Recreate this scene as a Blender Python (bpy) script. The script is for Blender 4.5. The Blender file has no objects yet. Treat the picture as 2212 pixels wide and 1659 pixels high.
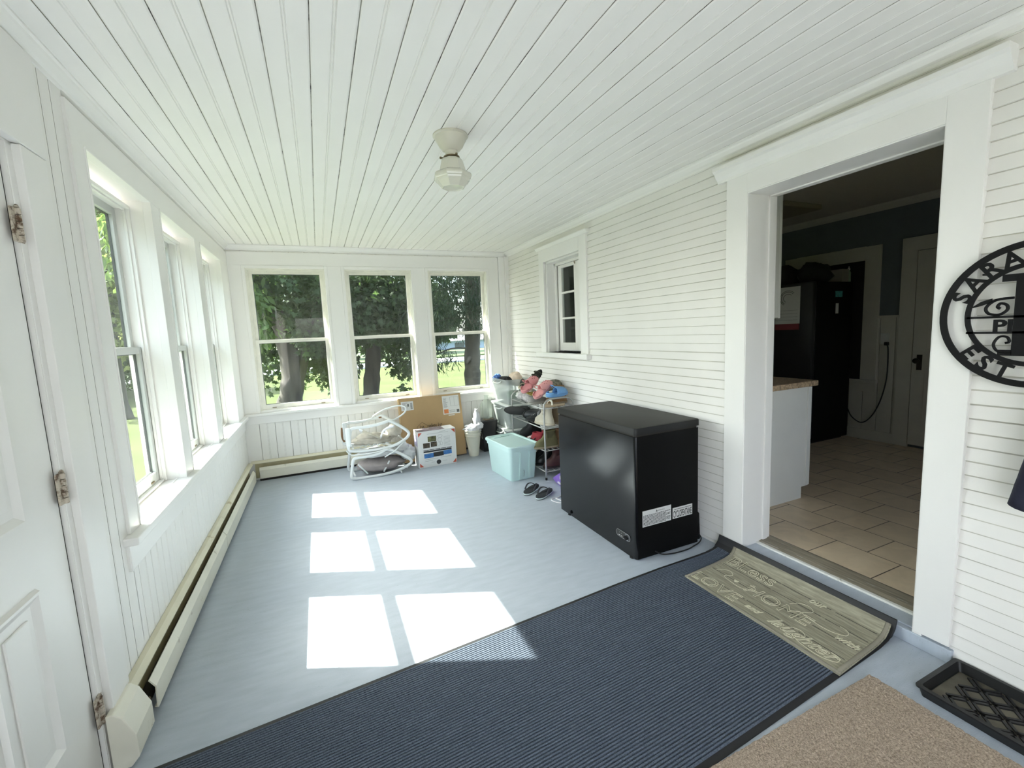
import bpy, bmesh, math, random
from mathutils import Vector, Matrix, noise
random.seed(7)
SC = bpy.context.scene; COL = SC.collection
W, D, H = 3.091, 5.242, 2.45           # right wall, far wall, ceiling
R = math.radians

# ------------------------------------------------------------------ materials
MATS = {}
def mat(name, col, rough=.6, metal=0., spec=.5, var=.0, vscale=6., bump=0., bscale=60., trans=0., coat=0., dirt=None, dscale=3., dth=.62, stretch=None):
    if name in MATS: return MATS[name]
    m = bpy.data.materials.new(name); m.use_nodes = True; MATS[name] = m
    nt = m.node_tree; nd = nt.nodes; lk = nt.links; b = nd['Principled BSDF']
    b.inputs['Base Color'].default_value = (*col, 1); b.inputs['Roughness'].default_value = rough
    b.inputs['Metallic'].default_value = metal; b.inputs['Specular IOR Level'].default_value = spec
    b.inputs['Transmission Weight'].default_value = trans; b.inputs['Coat Weight'].default_value = coat
    tc = nd.new('ShaderNodeTexCoord'); vec = tc.outputs['Object']
    if stretch:
        mp = nd.new('ShaderNodeMapping'); mp.inputs['Scale'].default_value = stretch
        lk.new(vec, mp.inputs['Vector']); vec = mp.outputs['Vector']
    last = None
    if var:
        n = nd.new('ShaderNodeTexNoise'); n.inputs['Scale'].default_value = vscale; n.inputs['Detail'].default_value = 5
        lk.new(vec, n.inputs['Vector'])
        r = nd.new('ShaderNodeValToRGB'); r.color_ramp.elements[0].position = .3; r.color_ramp.elements[1].position = .7
        r.color_ramp.elements[0].color = (*[max(0, c*(1-var)) for c in col], 1)
        r.color_ramp.elements[1].color = (*[min(1, c*(1+var)) for c in col], 1)
        lk.new(n.outputs['Fac'], r.inputs['Fac']); last = r.outputs['Color']
    if dirt:
        n = nd.new('ShaderNodeTexNoise'); n.inputs['Scale'].default_value = dscale; n.inputs['Detail'].default_value = 8
        n.inputs['Roughness'].default_value = .7; lk.new(vec, n.inputs['Vector'])
        r = nd.new('ShaderNodeValToRGB'); r.color_ramp.elements[0].position = dth; r.color_ramp.elements[1].position = min(1, dth+.12)
        r.color_ramp.elements[0].color = (0,0,0,1); r.color_ramp.elements[1].color = (1,1,1,1); lk.new(n.outputs['Fac'], r.inputs['Fac'])
        mx = nd.new('ShaderNodeMix'); mx.data_type = 'RGBA'; lk.new(r.outputs['Color'], mx.inputs['Factor'])
        if last: lk.new(last, mx.inputs['A'])
        else: mx.inputs['A'].default_value = (*col, 1)
        mx.inputs['B'].default_value = (*dirt, 1); last = mx.outputs['Result']
    if last: lk.new(last, b.inputs['Base Color'])
    if bump:
        n = nd.new('ShaderNodeTexNoise'); n.inputs['Scale'].default_value = bscale; n.inputs['Detail'].default_value = 4
        lk.new(vec, n.inputs['Vector'])
        bp = nd.new('ShaderNodeBump'); bp.inputs['Strength'].default_value = bump; bp.inputs['Distance'].default_value = .004
        lk.new(n.outputs['Fac'], bp.inputs['Height']); lk.new(bp.outputs['Normal'], b.inputs['Normal'])
    return m

WHITE = mat('white_paint', (.805,.79,.76), .5, spec=.35, var=.015, vscale=3, bump=.05, bscale=40)
WHITE2 = mat('white_gloss_paint', (.81,.795,.77), .35, spec=.45, var=.012, vscale=4, bump=.06, bscale=30)
SIDEP = mat('white_siding_paint', (.79,.77,.735), .5, spec=.35, var=.02, vscale=5, bump=.08, bscale=35)
WORN = mat('worn_window_paint', (.76,.74,.665), .5, var=.06, vscale=14, dirt=(.25,.2,.12), dscale=22, dth=.66)
GAP = mat('dirty_gap', (.25,.23,.19), .9, var=.5, vscale=8)
CGAP = mat('ceiling_joint', (.5,.48,.42), .9, dirt=(.04,.035,.03), dscale=5, dth=.52)
HEAT = mat('heater_enamel', (.74,.715,.615), .45, var=.04, vscale=5, dirt=(.28,.22,.13), dscale=9, dth=.64)
HEATB = mat('heater_back', (.50,.45,.27), .6, var=.15, vscale=6)
DARK = mat('dark_void', (.02,.018,.015), .9)
BLACKM = mat('black_metal', (.005,.005,.006), .5, spec=.18)
RUST = mat('rusty_hinge', (.5,.44,.36), .6, var=.2, dirt=(.09,.045,.02), dscale=40, dth=.48)

# ------------------------------------------------------------------ mesh helpers
def NB(): return bmesh.new()
def face(bm, vs, mi=0):
    try: f = bm.faces.new(vs)
    except ValueError: return None
    f.material_index = mi; return f
def box(bm, x0, x1, y0, y1, z0, z1, mi=0, M=None):
    v = [Vector(p) for p in ((x0,y0,z0),(x1,y0,z0),(x1,y1,z0),(x0,y1,z0),(x0,y0,z1),(x1,y0,z1),(x1,y1,z1),(x0,y1,z1))]
    if M: v = [M @ p for p in v]
    v = [bm.verts.new(p) for p in v]
    for q in ((0,3,2,1),(4,5,6,7),(0,1,5,4),(1,2,6,5),(2,3,7,6),(3,0,4,7)): face(bm, [v[i] for i in q], mi)
def prism(bm, pts, axis, a0, a1, mi=0, caps=True, closed=True, mis=None):
    """polygon pts extruded along axis: x -> (y,z)  y -> (x,z)  z -> (x,y)"""
    def P(p, a): return {'x': (a, p[0], p[1]), 'y': (p[0], a, p[1]), 'z': (p[0], p[1], a)}[axis]
    A = [bm.verts.new(P(p, a0)) for p in pts]; B = [bm.verts.new(P(p, a1)) for p in pts]
    n = len(pts)
    for i in range(n if closed else n-1):
        j = (i+1) % n; face(bm, (A[i], A[j], B[j], B[i]), mis[i] if mis else mi)
    if caps and closed: face(bm, A[::-1], mi); face(bm, B, mi)
def loft(bm, rings, mi=0, cap0=True, cap1=True, closed=True):
    V = [[bm.verts.new(p) for p in r] for r in rings]; n = len(V[0])
    for a, b in zip(V, V[1:]):
        for i in range(n if closed else n-1):
            j = (i+1) % n; face(bm, (a[i], a[j], b[j], b[i]), mi)
    if closed and cap0: face(bm, V[0][::-1], mi)
    if closed and cap1: face(bm, V[-1], mi)
    return V
def lathe(bm, prof, seg=24, c=(0,0,0), mi=0, ph=0., sx=1., sy=1.):
    rings = [[(c[0]+r*sx*math.cos(ph+2*math.pi*i/seg), c[1]+r*sy*math.sin(ph+2*math.pi*i/seg), c[2]+z) for i in range(seg)] for r, z in prof]
    return loft(bm, rings, mi)
def tube(bm, pts, r, seg=8, closed=False, mi=0, r2=None):
    P = [Vector(p) for p in pts]; n = len(P); rings = []
    up = Vector((0,0,1)); prev = None
    for i in range(n):
        if closed: t = (P[(i+1)%n]-P[i-1])
        else: t = P[min(i+1,n-1)]-P[max(i-1,0)]
        if t.length < 1e-9: t = Vector((0,0,1))
        t.normalize()
        if prev is None:
            a = t.cross(up)
            if a.length < .1: a = t.cross(Vector((1,0,0)))
        else: a = prev - t*prev.dot(t)
        a.normalize(); b = t.cross(a); prev = a
        rr = r[i] if isinstance(r, (list, tuple)) else r
        rb = rr if r2 is None else r2
        rings.append([P[i]+a*rr*math.cos(2*math.pi*k/seg)+b*rb*math.sin(2*math.pi*k/seg) for k in range(seg)])
    V = loft(bm, rings, mi, not closed, not closed)
    if closed:
        a, b = V[-1], V[0]
        for k in range(seg):
            j = (k+1) % seg; face(bm, (a[k], a[j], b[j], b[k]), mi)
def smooth_path(pts, closed=False, sub=4):
    P = [Vector(p) for p in pts]; n = len(P); out = []
    for i in range(n if closed else n-1):
        p0 = P[i-1] if (closed or i > 0) else P[0]; p1 = P[i]; p2 = P[(i+1)%n]; p3 = P[(i+2)%n] if (closed or i+2 < n) else P[n-1]
        for s in range(sub):
            t = s/sub; out.append(.5*((2*p1)+(p2-p0)*t+(2*p0-5*p1+4*p2-p3)*t*t+(3*p1-p0-3*p2+p3)*t**3))
    if not closed: out.append(P[-1])
    return out
def rrect(cx, cy, hx, hy, z, r, n=4):
    out = []
    for (sx, sy, a0) in ((1,1,0),(-1,1,90),(-1,-1,180),(1,-1,270)):
        for k in range(n+1):
            a = R(a0+90*k/n); out.append((cx+sx*(hx-r)+r*math.cos(a), cy+sy*(hy-r)+r*math.sin(a), z))
    return out
def ob(name, bm, mats, parent=None, smooth=False, bev=0., loc=None, rot=None, bseg=2, ang=35, auto=None):
    bmesh.ops.remove_doubles(bm, verts=bm.verts, dist=1e-6)
    bmesh.ops.recalc_face_normals(bm, faces=bm.faces)
    me = bpy.data.meshes.new(name); bm.to_mesh(me); bm.free()
    for m in (mats if isinstance(mats, (list, tuple)) else [mats]): me.materials.append(m)
    if smooth: me.polygons.foreach_set('use_smooth', [True]*len(me.polygons))
    o = bpy.data.objects.new(name, me); COL.objects.link(o)
    if auto:
        try: me.set_sharp_from_angle(angle=R(auto))
        except Exception: pass
    if bev:
        b = o.modifiers.new('bevel', 'BEVEL'); b.width = bev; b.segments = bseg; b.limit_method = 'ANGLE'; b.angle_limit = R(ang)
    if parent: o.parent = parent
    if loc: o.location = loc
    if rot: o.rotation_euler = rot
    return o
def thing(name, label, cat, loc=(0,0,0), rz=0., group=None, rot=None):
    o = bpy.data.objects.new(name, None); COL.objects.link(o); o.empty_display_size = .05
    o.location = loc; o.rotation_euler = rot if rot else (0,0,rz)
    o['label'] = label; o['category'] = cat
    if group: o['group'] = group
    return o
def tag(o, label, cat, group=None, kind=None):
    o['label'] = label; o['category'] = cat
    if group: o['group'] = group
    if kind: o['kind'] = kind
    return o
def struct(name, bm, m, parent=None, label=None, cat=None, **k):
    o = ob(name, bm, m, parent, **k)
    if not parent:
        o['kind'] = 'structure'
        if label: o['label'] = label; o['category'] = cat
    return o
def text_into(bm, s, size, M, mi=0, depth=.0008, outline=0., align='LEFT', shear=0., sx=1., bold=0.):
    cu = bpy.data.curves.new('lettering', 'FONT'); cu.body = s; cu.size = size; cu.align_x = align; cu.shear = shear
    cu.resolution_u = 3; cu.offset = bold
    if outline: cu.fill_mode = 'NONE'; cu.bevel_depth = outline; cu.bevel_resolution = 0
    else: cu.extrude = depth
    o = bpy.data.objects.new('lettering', cu); COL.objects.link(o)
    dg = bpy.context.evaluated_depsgraph_get(); me = bpy.data.meshes.new_from_object(o.evaluated_get(dg))
    n0 = len(bm.faces); v0 = len(bm.verts)
    bm.from_mesh(me); bm.verts.ensure_lookup_table(); bm.faces.ensure_lookup_table()
    for v in bm.verts[v0:]: v.co = M @ Vector((v.co.x*sx, v.co.y, v.co.z))
    for f in bm.faces[n0:]: f.material_index = mi
    bpy.data.objects.remove(o); bpy.data.curves.remove(cu); bpy.data.meshes.remove(me)
def frame_mat(o, ex, ey):
    """matrix whose local x,y axes are ex,ey and origin o"""
    ex = Vector(ex).normalized(); ey = Vector(ey).normalized(); ez = ex.cross(ey)
    return Matrix(((ex.x,ey.x,ez.x,o[0]),(ex.y,ey.y,ez.y,o[1]),(ex.z,ey.z,ez.z,o[2]),(0,0,0,1)))
def lump(c, r, amp=.15, fr=2.5, seed=0., nu=20, nv=14, flat=None):
    """rings of a soft crumpled lump"""
    rings = []
    for j in range(nv+1):
        th = math.pi*j/nv; ring = []
        for i in range(nu):
            ph = 2*math.pi*i/nu
            d = Vector((math.sin(th)*math.cos(ph), math.sin(th)*math.sin(ph), math.cos(th)))
            k = 1+amp*noise.noise(d*fr+Vector((seed, seed*1.7, 0)))+amp*.5*noise.noise(d*fr*2.7+Vector((seed*3, 1, 0)))
            p = Vector((d.x*r[0]*k, d.y*r[1]*k, d.z*r[2]*k))
            if flat is not None: p.z = max(p.z, flat)
            ring.append(Vector(c)+p)
        rings.append(ring)
    return rings

# ------------------------------------------------------------------ camera
cam = bpy.data.cameras.new('camera'); co = bpy.data.objects.new('camera', cam); COL.objects.link(co); SC.camera = co
cam.sensor_width = 36; cam.lens = 953.054*36/2212; cam.clip_start = .02; cam.clip_end = 300
r_, u_, f_ = Vector((.91467403,-.4016827,-.04497131)), Vector((.08804255,.08940983,.99209596)), Vector((.39448691,.9114038,-.11714602))
co.matrix_world = Matrix(((r_.x,u_.x,-f_.x,.7866),(r_.y,u_.y,-f_.y,-.0743),(r_.z,u_.z,-f_.z,1.4497),(0,0,0,1)))

# ------------------------------------------------------------------ light
SUN = Vector((1,-.4536,-1.25)).normalized()
ld = bpy.data.lights.new('sun', 'SUN'); ld.energy = 20.; ld.angle = R(.6); ld.color = (1,.955,.88)
lo = bpy.data.objects.new('sun', ld); COL.objects.link(lo); lo.rotation_euler = SUN.to_track_quat('-Z', 'Y').to_euler(); lo.location = (-8,8,12)
wd = bpy.data.worlds.new('sky'); SC.world = wd; wd.use_nodes = True
wn = wd.node_tree.nodes; bg = wn['Background']
sky = wn.new('ShaderNodeTexSky'); sky.sky_type = 'NISHITA'; sky.sun_disc = False; sky.sun_elevation = R(48.7); sky.sun_rotation = math.atan2(-1,.4536)
sky.air_density = 1.; sky.dust_density = 2.5; sky.ozone_density = 1.
hs = wn.new('ShaderNodeHueSaturation'); hs.inputs['Saturation'].default_value = .55
wd.node_tree.links.new(sky.outputs['Color'], hs.inputs['Color']); wd.node_tree.links.new(hs.outputs['Color'], bg.inputs['Color'])
bg.inputs['Strength'].default_value = .85
SC.view_settings.view_transform = 'Standard'; SC.view_settings.look = 'None'; SC.view_settings.gamma = 1.; SC.view_settings.exposure = 1.03
SC.view_settings.use_curve_mapping = False
cy = SC.cycles; cy.adaptive_threshold = .02; cy.max_bounces = 9; cy.diffuse_bounces = 6; cy.glossy_bounces = 4; cy.transmission_bounces = 6; cy.transparent_max_bounces = 16
cy.caustics_reflective = False; cy.caustics_refractive = False; cy.use_denoising = True; cy.sample_clamp_indirect = 8.
# ================================================================== ROOM SHELL
YB = -3.3                                # rear wall of the porch, behind the camera
# floor: painted boards
def floor_material():
    m = mat('grey_blue_floor_paint', (.335,.385,.44), .42, spec=.4)
    nt = m.node_tree; nd = nt.nodes; lk = nt.links; b = nd['Principled BSDF']; tc = nd['Texture Coordinate']
    mp = nd.new('ShaderNodeMapping'); mp.inputs['Scale'].default_value = (2.2, 9., 1); mp.inputs['Rotation'].default_value = (0,0,R(12)); lk.new(tc.outputs['Object'], mp.inputs['Vector'])
    n1 = nd.new('ShaderNodeTexNoise'); n1.inputs['Scale'].default_value = 3.; n1.inputs['Detail'].default_value = 8; lk.new(mp.outputs['Vector'], n1.inputs['Vector'])
    r1 = nd.new('ShaderNodeValToRGB'); e = r1.color_ramp.elements; e[0].position = .3; e[0].color = (.395,.44,.50,1); e[1].position = .7; e[1].color = (.45,.495,.56,1); lk.new(n1.outputs['Fac'], r1.inputs['Fac'])
    n2 = nd.new('ShaderNodeTexNoise'); n2.inputs['Scale'].default_value = 11.; n2.inputs['Detail'].default_value = 10; n2.inputs['Roughness'].default_value = .72; lk.new(mp.outputs['Vector'], n2.inputs['Vector'])
    r2 = nd.new('ShaderNodeValToRGB'); e = r2.color_ramp.elements; e[0].position = .69; e[0].color = (0,0,0,1); e[1].position = .76; e[1].color = (1,1,1,1); lk.new(n2.outputs['Fac'], r2.inputs['Fac'])
    mx = nd.new('ShaderNodeMix'); mx.data_type = 'RGBA'; lk.new(r2.outputs['Color'], mx.inputs['Factor']); lk.new(r1.outputs['Color'], mx.inputs['A']); mx.inputs['B'].default_value = (.2,.21,.21,1)
    # small dark scuffs and pale scratches
    n3 = nd.new('ShaderNodeTexNoise'); n3.inputs['Scale'].default_value = 34.; n3.inputs['Detail'].default_value = 6; n3.inputs['Roughness'].default_value = .6; n3.inputs['Distortion'].default_value = .6; lk.new(mp.outputs['Vector'], n3.inputs['Vector'])
    n4 = nd.new('ShaderNodeTexNoise'); n4.inputs['Scale'].default_value = 1.1; n4.inputs['Detail'].default_value = 3; lk.new(tc.outputs['Object'], n4.inputs['Vector'])
    ad = nd.new('ShaderNodeMath'); ad.operation = 'ADD'; lk.new(n3.outputs['Fac'], ad.inputs[0])
    m4 = nd.new('ShaderNodeMath'); m4.operation = 'MULTIPLY'; m4.inputs[1].default_value = .35; lk.new(n4.outputs['Fac'], m4.inputs[0]); lk.new(m4.outputs[0], ad.inputs[1])
    r3 = nd.new('ShaderNodeValToRGB'); e = r3.color_ramp.elements; e[0].position = .86; e[0].color = (0,0,0,1); e[1].position = .90; e[1].color = (1,1,1,1); lk.new(ad.outputs[0], r3.inputs['Fac'])
    mx2 = nd.new('ShaderNodeMix'); mx2.data_type = 'RGBA'; lk.new(r3.outputs['Color'], mx2.inputs['Factor']); lk.new(mx.outputs['Result'], mx2.inputs['A']); mx2.inputs['B'].default_value = (.16,.17,.165,1)
    lk.new(mx2.outputs['Result'], b.inputs['Base Color'])
    bp = nd.new('ShaderNodeBump'); bp.inputs['Strength'].default_value = .35; bp.inputs['Distance'].default_value = .003; lk.new(n3.outputs['Fac'], bp.inputs['Height']); lk.new(bp.outputs['Normal'], b.inputs['Normal'])
    return m
FLOORM = floor_material()
bm = NB(); box(bm, -.16, W+.06, YB-.1, D+.1, -.08, 0); struct('floor', bm, FLOORM)

# beaded boards: profile along one axis, extruded along another
def bead_profile(a0, a1, first, pitch, sgn, base, gap=.0035, deep=.009, bead=.0045, bd=.004, beads=True):
    """(coordinate, depth) polyline with joints (material 1) and a centre bead on every board"""
    pts = [(a0, base)]; mi = []
    k = first
    while k < a0: k += pitch
    ev = []
    while k - pitch/2 < a1:
        ev.append((k, 'j'));
        if beads: ev.append((k+pitch/2, 'b'))
        k += pitch
    for c, t in sorted(ev):
        if c < a0+.02 or c > a1-.02: continue
        if t == 'j':
            pts += [(c-gap-.004, base), (c-gap*.5, base+sgn*deep*.35), (c-gap*.5, base+sgn*deep), (c+gap*.5, base+sgn*deep), (c+gap*.5, base+sgn*deep*.35), (c+gap+.004, base)]
            mi += [0,0,1,1,1,0]
        else:
            pts += [(c-bead*1.6, base), (c-bead, base+sgn*bd), (c-bead*.4, base+sgn*.0005), (c+bead*.4, base+sgn*.0005), (c+bead, base+sgn*bd), (c+bead*1.6, base)]
            mi += [0]*6
    pts.append((a1, base)); mi.append(0)
    return pts, mi
bm = NB(); pts, mi = bead_profile(-.16, W+.06, .123, .1455, 1, H)
prism(bm, pts, 'y', YB-.1, D+.1, mis=mi, closed=False)
box(bm, -.3, W+.3, YB-.3, D+.3, H+.012, H+.14)
struct('ceiling', bm, [WHITE, CGAP])

# ---- left wall
LW = [(2.24,2.974),(3.129,3.90),(4.075,4.84)]      # window openings, y
ZS, ZT = .70, 2.236                                 # stool top, head
DY0, DY1, DZ = .86, 1.755, 2.07                      # door opening in the left wall
bm = NB()
def lwall(y0, y1, z0, z1): box(bm, -.16, 0, y0, y1, z0, z1)
lwall(YB-.1, -3.0, 0, H); lwall(-3.0, -.15, 0, .45); lwall(-3.0, -.15, 2.38, H); lwall(-.15, DY0, 0, H); lwall(DY0, DY1, DZ, H)
lwall(DY1, 2.24, 0, H); lwall(2.24, D+.1, 0, ZS-.035); lwall(2.24, D+.1, ZT, H)
for a, b in ((2.974,3.129),(3.90,4.075),(4.84,D+.1)): lwall(a, b, ZS-.035, ZT)
struct('wall_left', bm, WHITE)
bm = NB(); pts, mi = bead_profile(2.142, D, 2.20, .1455, -1, .0095, beads=True, gap=.0025, deep=.006); prism(bm, [(y,x) for x,y in [(p[0],p[1]) for p in pts]] if 0 else [(p[1], p[0]) for p in pts], 'z', .02, .56, mis=mi, closed=False)
pts, mi = bead_profile(1.90, 2.145, 1.995, .0725, -1, .0095, beads=False, gap=.003, deep=.006); prism(bm, [(p[1], p[0]) for p in pts], 'z', .02, H-.05, mis=mi, closed=False)
struct('trim_1', bm, [WHITE, GAP])                  # beaded wainscot under and beside the left windows
bm = NB()                                           # flat casings of the left windows
box(bm, 0, .022, 2.135, D, ZT, 2.372)
for a, b in ((2.135,2.24),(2.974,3.129),(3.90,4.075),(4.84,D-.02)): box(bm, 0, .022, a, b, ZS, ZT)
for a, b in LW:                                      # raised inner lips on the reveals
    for yy in (a, b): box(bm, -.012, .026, yy-.006, yy+.006, ZS, ZT)
    box(bm, -.012, .026, a, b, ZT-.006, ZT+.006)
struct('trim_2', bm, WHITE2, bev=.002)
bm = NB()
box(bm, -.02, .06, 2.085, D-.02, ZS-.035, ZS); box(bm, 0, .024, 2.10, D-.02, .555, ZS-.035)
for a, b in LW:
    box(bm, -.10, -.02, a, b, ZS-.035, ZS-.004); box(bm, -.03, -.018, a, b, ZS-.02, ZS+.004)
struct('trim_3', bm, WHITE2, bev=.006)               # stool and apron
bm = NB()                                            # crown mouldings
def crown(c=.055): return [(0,0),(c,0),(c,-.008),(c*.86,-.012),(c*.78,-.02),(c*.5,-.036),(c*.32,-.042),(c*.26,-.052),(c*.1,-.056),(.0,-.058)]
prism(bm, [(x, H+z) for x, z in crown()], 'y', YB, D); struct('trim_4', bm, WHITE2)
bm = NB(); prism(bm, [(D-x, H+z) for x, z in crown()], 'x', 0, W); struct('trim_5', bm, WHITE2)
bm = NB(); prism(bm, [(W-x*1.15, H+z*1.0) for x, z in crown()], 'y', YB, D); struct('trim_6', bm, WHITE2)

def glass(name):
    if name in MATS: return MATS[name]
    m = bpy.data.materials.new(name); m.use_nodes = True; MATS[name] = m; nd = m.node_tree.nodes; lk = m.node_tree.links
    nd.remove(nd['Principled BSDF']); out = nd['Material Output']
    t = nd.new('ShaderNodeBsdfTransparent'); t.inputs['Color'].default_value = (.9,.94,.92,1)
    g = nd.new('ShaderNodeBsdfGlossy'); g.inputs['Roughness'].default_value = .01
    fr = nd.new('ShaderNodeFresnel'); fr.inputs['IOR'].default_value = 1.45
    d = nd.new('ShaderNodeBsdfDiffuse'); d.inputs['Color'].default_value = (.75,.8,.75,1)
    ge = nd.new('ShaderNodeNewGeometry'); iv = nd.new('ShaderNodeMath'); iv.operation = 'SUBTRACT'; iv.inputs[0].default_value = 1; lk.new(ge.outputs['Backfacing'], iv.inputs[1])
    mu = nd.new('ShaderNodeMath'); mu.operation = 'MULTIPLY'; lk.new(fr.outputs[0], mu.inputs[0]); lk.new(iv.outputs[0], mu.inputs[1])
    mx = nd.new('ShaderNodeMixShader'); lk.new(mu.outputs[0], mx.inputs[0]); lk.new(t.outputs[0], mx.inputs[1]); lk.new(g.outputs[0], mx.inputs[2])
    tc = nd.new('ShaderNodeTexCoord'); mp = nd.new('ShaderNodeMapping'); mp.inputs['Scale'].default_value = (6,6,1.2); lk.new(tc.outputs['Object'], mp.inputs['Vector'])
    n = nd.new('ShaderNodeTexNoise'); n.inputs['Scale'].default_value = 2.; n.inputs['Detail'].default_value = 6; lk.new(mp.outputs['Vector'], n.inputs['Vector'])
    mr = nd.new('ShaderNodeMapRange'); mr.inputs['From Min'].default_value = .35; mr.inputs['From Max'].default_value = .8; mr.inputs['To Min'].default_value = .002; mr.inputs['To Max'].default_value = .03; lk.new(n.outputs['Fac'], mr.inputs['Value'])
    m2 = nd.new('ShaderNodeMixShader'); lk.new(mr.outputs[0], m2.inputs[0]); lk.new(mx.outputs[0], m2.inputs[1]); lk.new(d.outputs[0], m2.inputs[2])
    lk.new(m2.outputs[0], out.inputs['Surface'])
    return m
GLASS = glass('dusty_window_glass')

def sash_window(n, a0, a1, z0, z1, zm, to, frame_w, mats, inner, outer):
    """double-hung window across local u in [a0,a1]; to(u, d, z) maps to world, d = distance outwards"""
    def bx(bm, u0, u1, d0, d1, za, zb, mi=0):
        p, q = Vector(to(u0, d0, za)), Vector(to(u1, d1, zb))
        box(bm, min(p.x,q.x), max(p.x,q.x), min(p.y,q.y), max(p.y,q.y), za, zb, mi)
    bm = NB(); fw = .018
    bx(bm, a0, a0+fw, inner-.03, outer+.03, z0, z1); bx(bm, a1-fw, a1, inner-.03, outer+.03, z0, z1)
    bx(bm, a0+fw, a1-fw, inner-.03, outer+.03, z1-fw, z1); bx(bm, a0+fw, a1-fw, inner-.02, outer+.03, z0, z0+.012)
    for u, s in ((a0+fw, 1), (a1-fw, -1)):                # stops beside the sashes
        bx(bm, min(u, u+s*.01), max(u, u+s*.01), inner-.014, inner-.002, z0+.012, z1-fw)
    bx(bm, a0+fw, a1-fw, inner-.014, inner-.002, z1-fw-.01, z1-fw)
    w = struct('window_%d' % n, bm, mats[0], bev=.002)
    u0, u1 = a0+fw, a1-fw
    for nm, zl, zh, d, rl, rh in (('lower_sash', z0+.012, zm+.018, inner, frame_w*1.0, .035), ('upper_sash', zm-.018, z1-fw, outer, .035, frame_w*.75)):
        bm = NB(); st = frame_w*.8
        bx(bm, u0, u0+st, d, d+.028, zl, zh); bx(bm, u1-st, u1, d, d+.028, zl, zh)
        bx(bm, u0+st, u1-st, d, d+.028, zl, zl+rl); bx(bm, u0+st, u1-st, d, d+.028, zh-rh, zh)
        s = ob(nm, bm, mats[1], w, bev=.002)
        bm = NB(); g0, g1, h0, h1 = u0+st, u1-st, zl+rl, zh-rh
        for q_ in ((g0,g0+.005,h0,h1),(g1-.005,g1,h0,h1),(g0+.005,g1-.005,h0,h0+.005),(g0+.005,g1-.005,h1-.005,h1)): bx(bm, q_[0], q_[1], d+.0155, d+.027, q_[2], q_[3])
        ob('glazing_gasket', bm, mat('dark_gasket', (.03,.035,.035), .6), s)
        bm = NB(); bx(bm, u0+st-.004, u1-st+.004, d+.011, d+.015, zl+rl-.004, zh-rh+.004)
        ob('glass_pane', bm, GLASS, s)
        if nm == 'lower_sash':
            for uu in (u0+.12, u1-.12):
                bm = NB(); bx(bm, uu-.02, uu+.02, d-.006, d, zl+.012, zl+.02); ob('sash_lift', bm, mat('tarnished_brass', (.25,.2,.12), .5, metal=.6), s, bev=.001)
    return w
LWM = (WHITE2, mat('grey_sash_paint', (.60,.61,.585), .5, var=.04)); FWM = (WORN, WORN)
for i, (a, b) in enumerate(LW):
    sash_window(i+1, a, b, ZS, 2.205, 1.44, lambda u, d, z: (-d, u, z), .055, LWM, .098, .128)

# ---- far wall
FX = [(.15,.938),(1.101,1.874),(2.032,2.815)]
FZ0, FZ1 = .735, 2.235
bm = NB()
box(bm, -.16, W+.2, D, D+.12, 0, FZ0); box(bm, -.16, W+.2, D, D+.12, FZ1, H)
for a, b in ((-.16,FX[0][0]),(FX[0][1],FX[1][0]),(FX[1][1],FX[2][0]),(FX[2][1],W+.2)): box(bm, a, b, D, D+.12, FZ0, FZ1)
struct('wall_far', bm, WHITE)
bm = NB(); pts, mi = bead_profile(.0, 3.0, .141, .148, 1, D-.008, gap=.0035, deep=.0075); prism(bm, pts, 'z', 0, .605, mis=mi, closed=False)
pts, mi = bead_profile(.0, 3.0, .141, .148, 1, D-.006, gap=.004, deep=.006, beads=False); prism(bm, pts, 'z', 2.37, H-.05, mis=mi, closed=False)
struct('trim_7', bm, [WHITE, GAP])
bm = NB(); c0, c1 = D-.022, D
box(bm, .02, 2.955, c0, c1, FZ1+.012, 2.383)
for a, b in ((.02,FX[0][0]-.012),(FX[0][1]+.012,FX[1][0]-.012),(FX[1][1]+.012,FX[2][0]-.012),(FX[2][1]+.012,2.955)): box(bm, a, b, c0, c1, .715, FZ1+.012)
struct('trim_8', bm, WHITE2, bev=.002)
bm = NB()
for a, b in FX:                                        # thin raised moulding round each window
    for u0, u1, z0, z1 in ((a-.012,a+.02,FZ0-.02,FZ1+.012),(b-.02,b+.012,FZ0-.02,FZ1+.012)): box(bm, u0, u1, D-.03, D+.004, z0, z1)
    box(bm, a+.02, b-.02, D-.03, D+.004, FZ1-.018, FZ1+.012); box(bm, a+.02, b-.02, D-.012, D+.004, FZ0-.02, FZ0+.004)
struct('trim_9', bm, WHITE2, bev=.003)
bm = NB(); box(bm, .0, 2.955, D-.055, D, .688, .715); box(bm, .005, 2.95, D-.026, D-.008, .60, .688); struct('trim_10', bm, WHITE2, bev=.004)
bm = NB(); box(bm, 2.96, W, D-.022, D, 0, H-.055); box(bm, W-.05, W, D-.06, D-.022, 0, H-.055); struct('trim_11', bm, WHITE2, bev=.002)
for i, (a, b) in enumerate(FX):
    sash_window(i+4, a+.014, b-.014, FZ0-.004, FZ1-.012, 1.463, lambda u, d, z: (u, D+d, z), .05, FWM, .016, .047)

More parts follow.
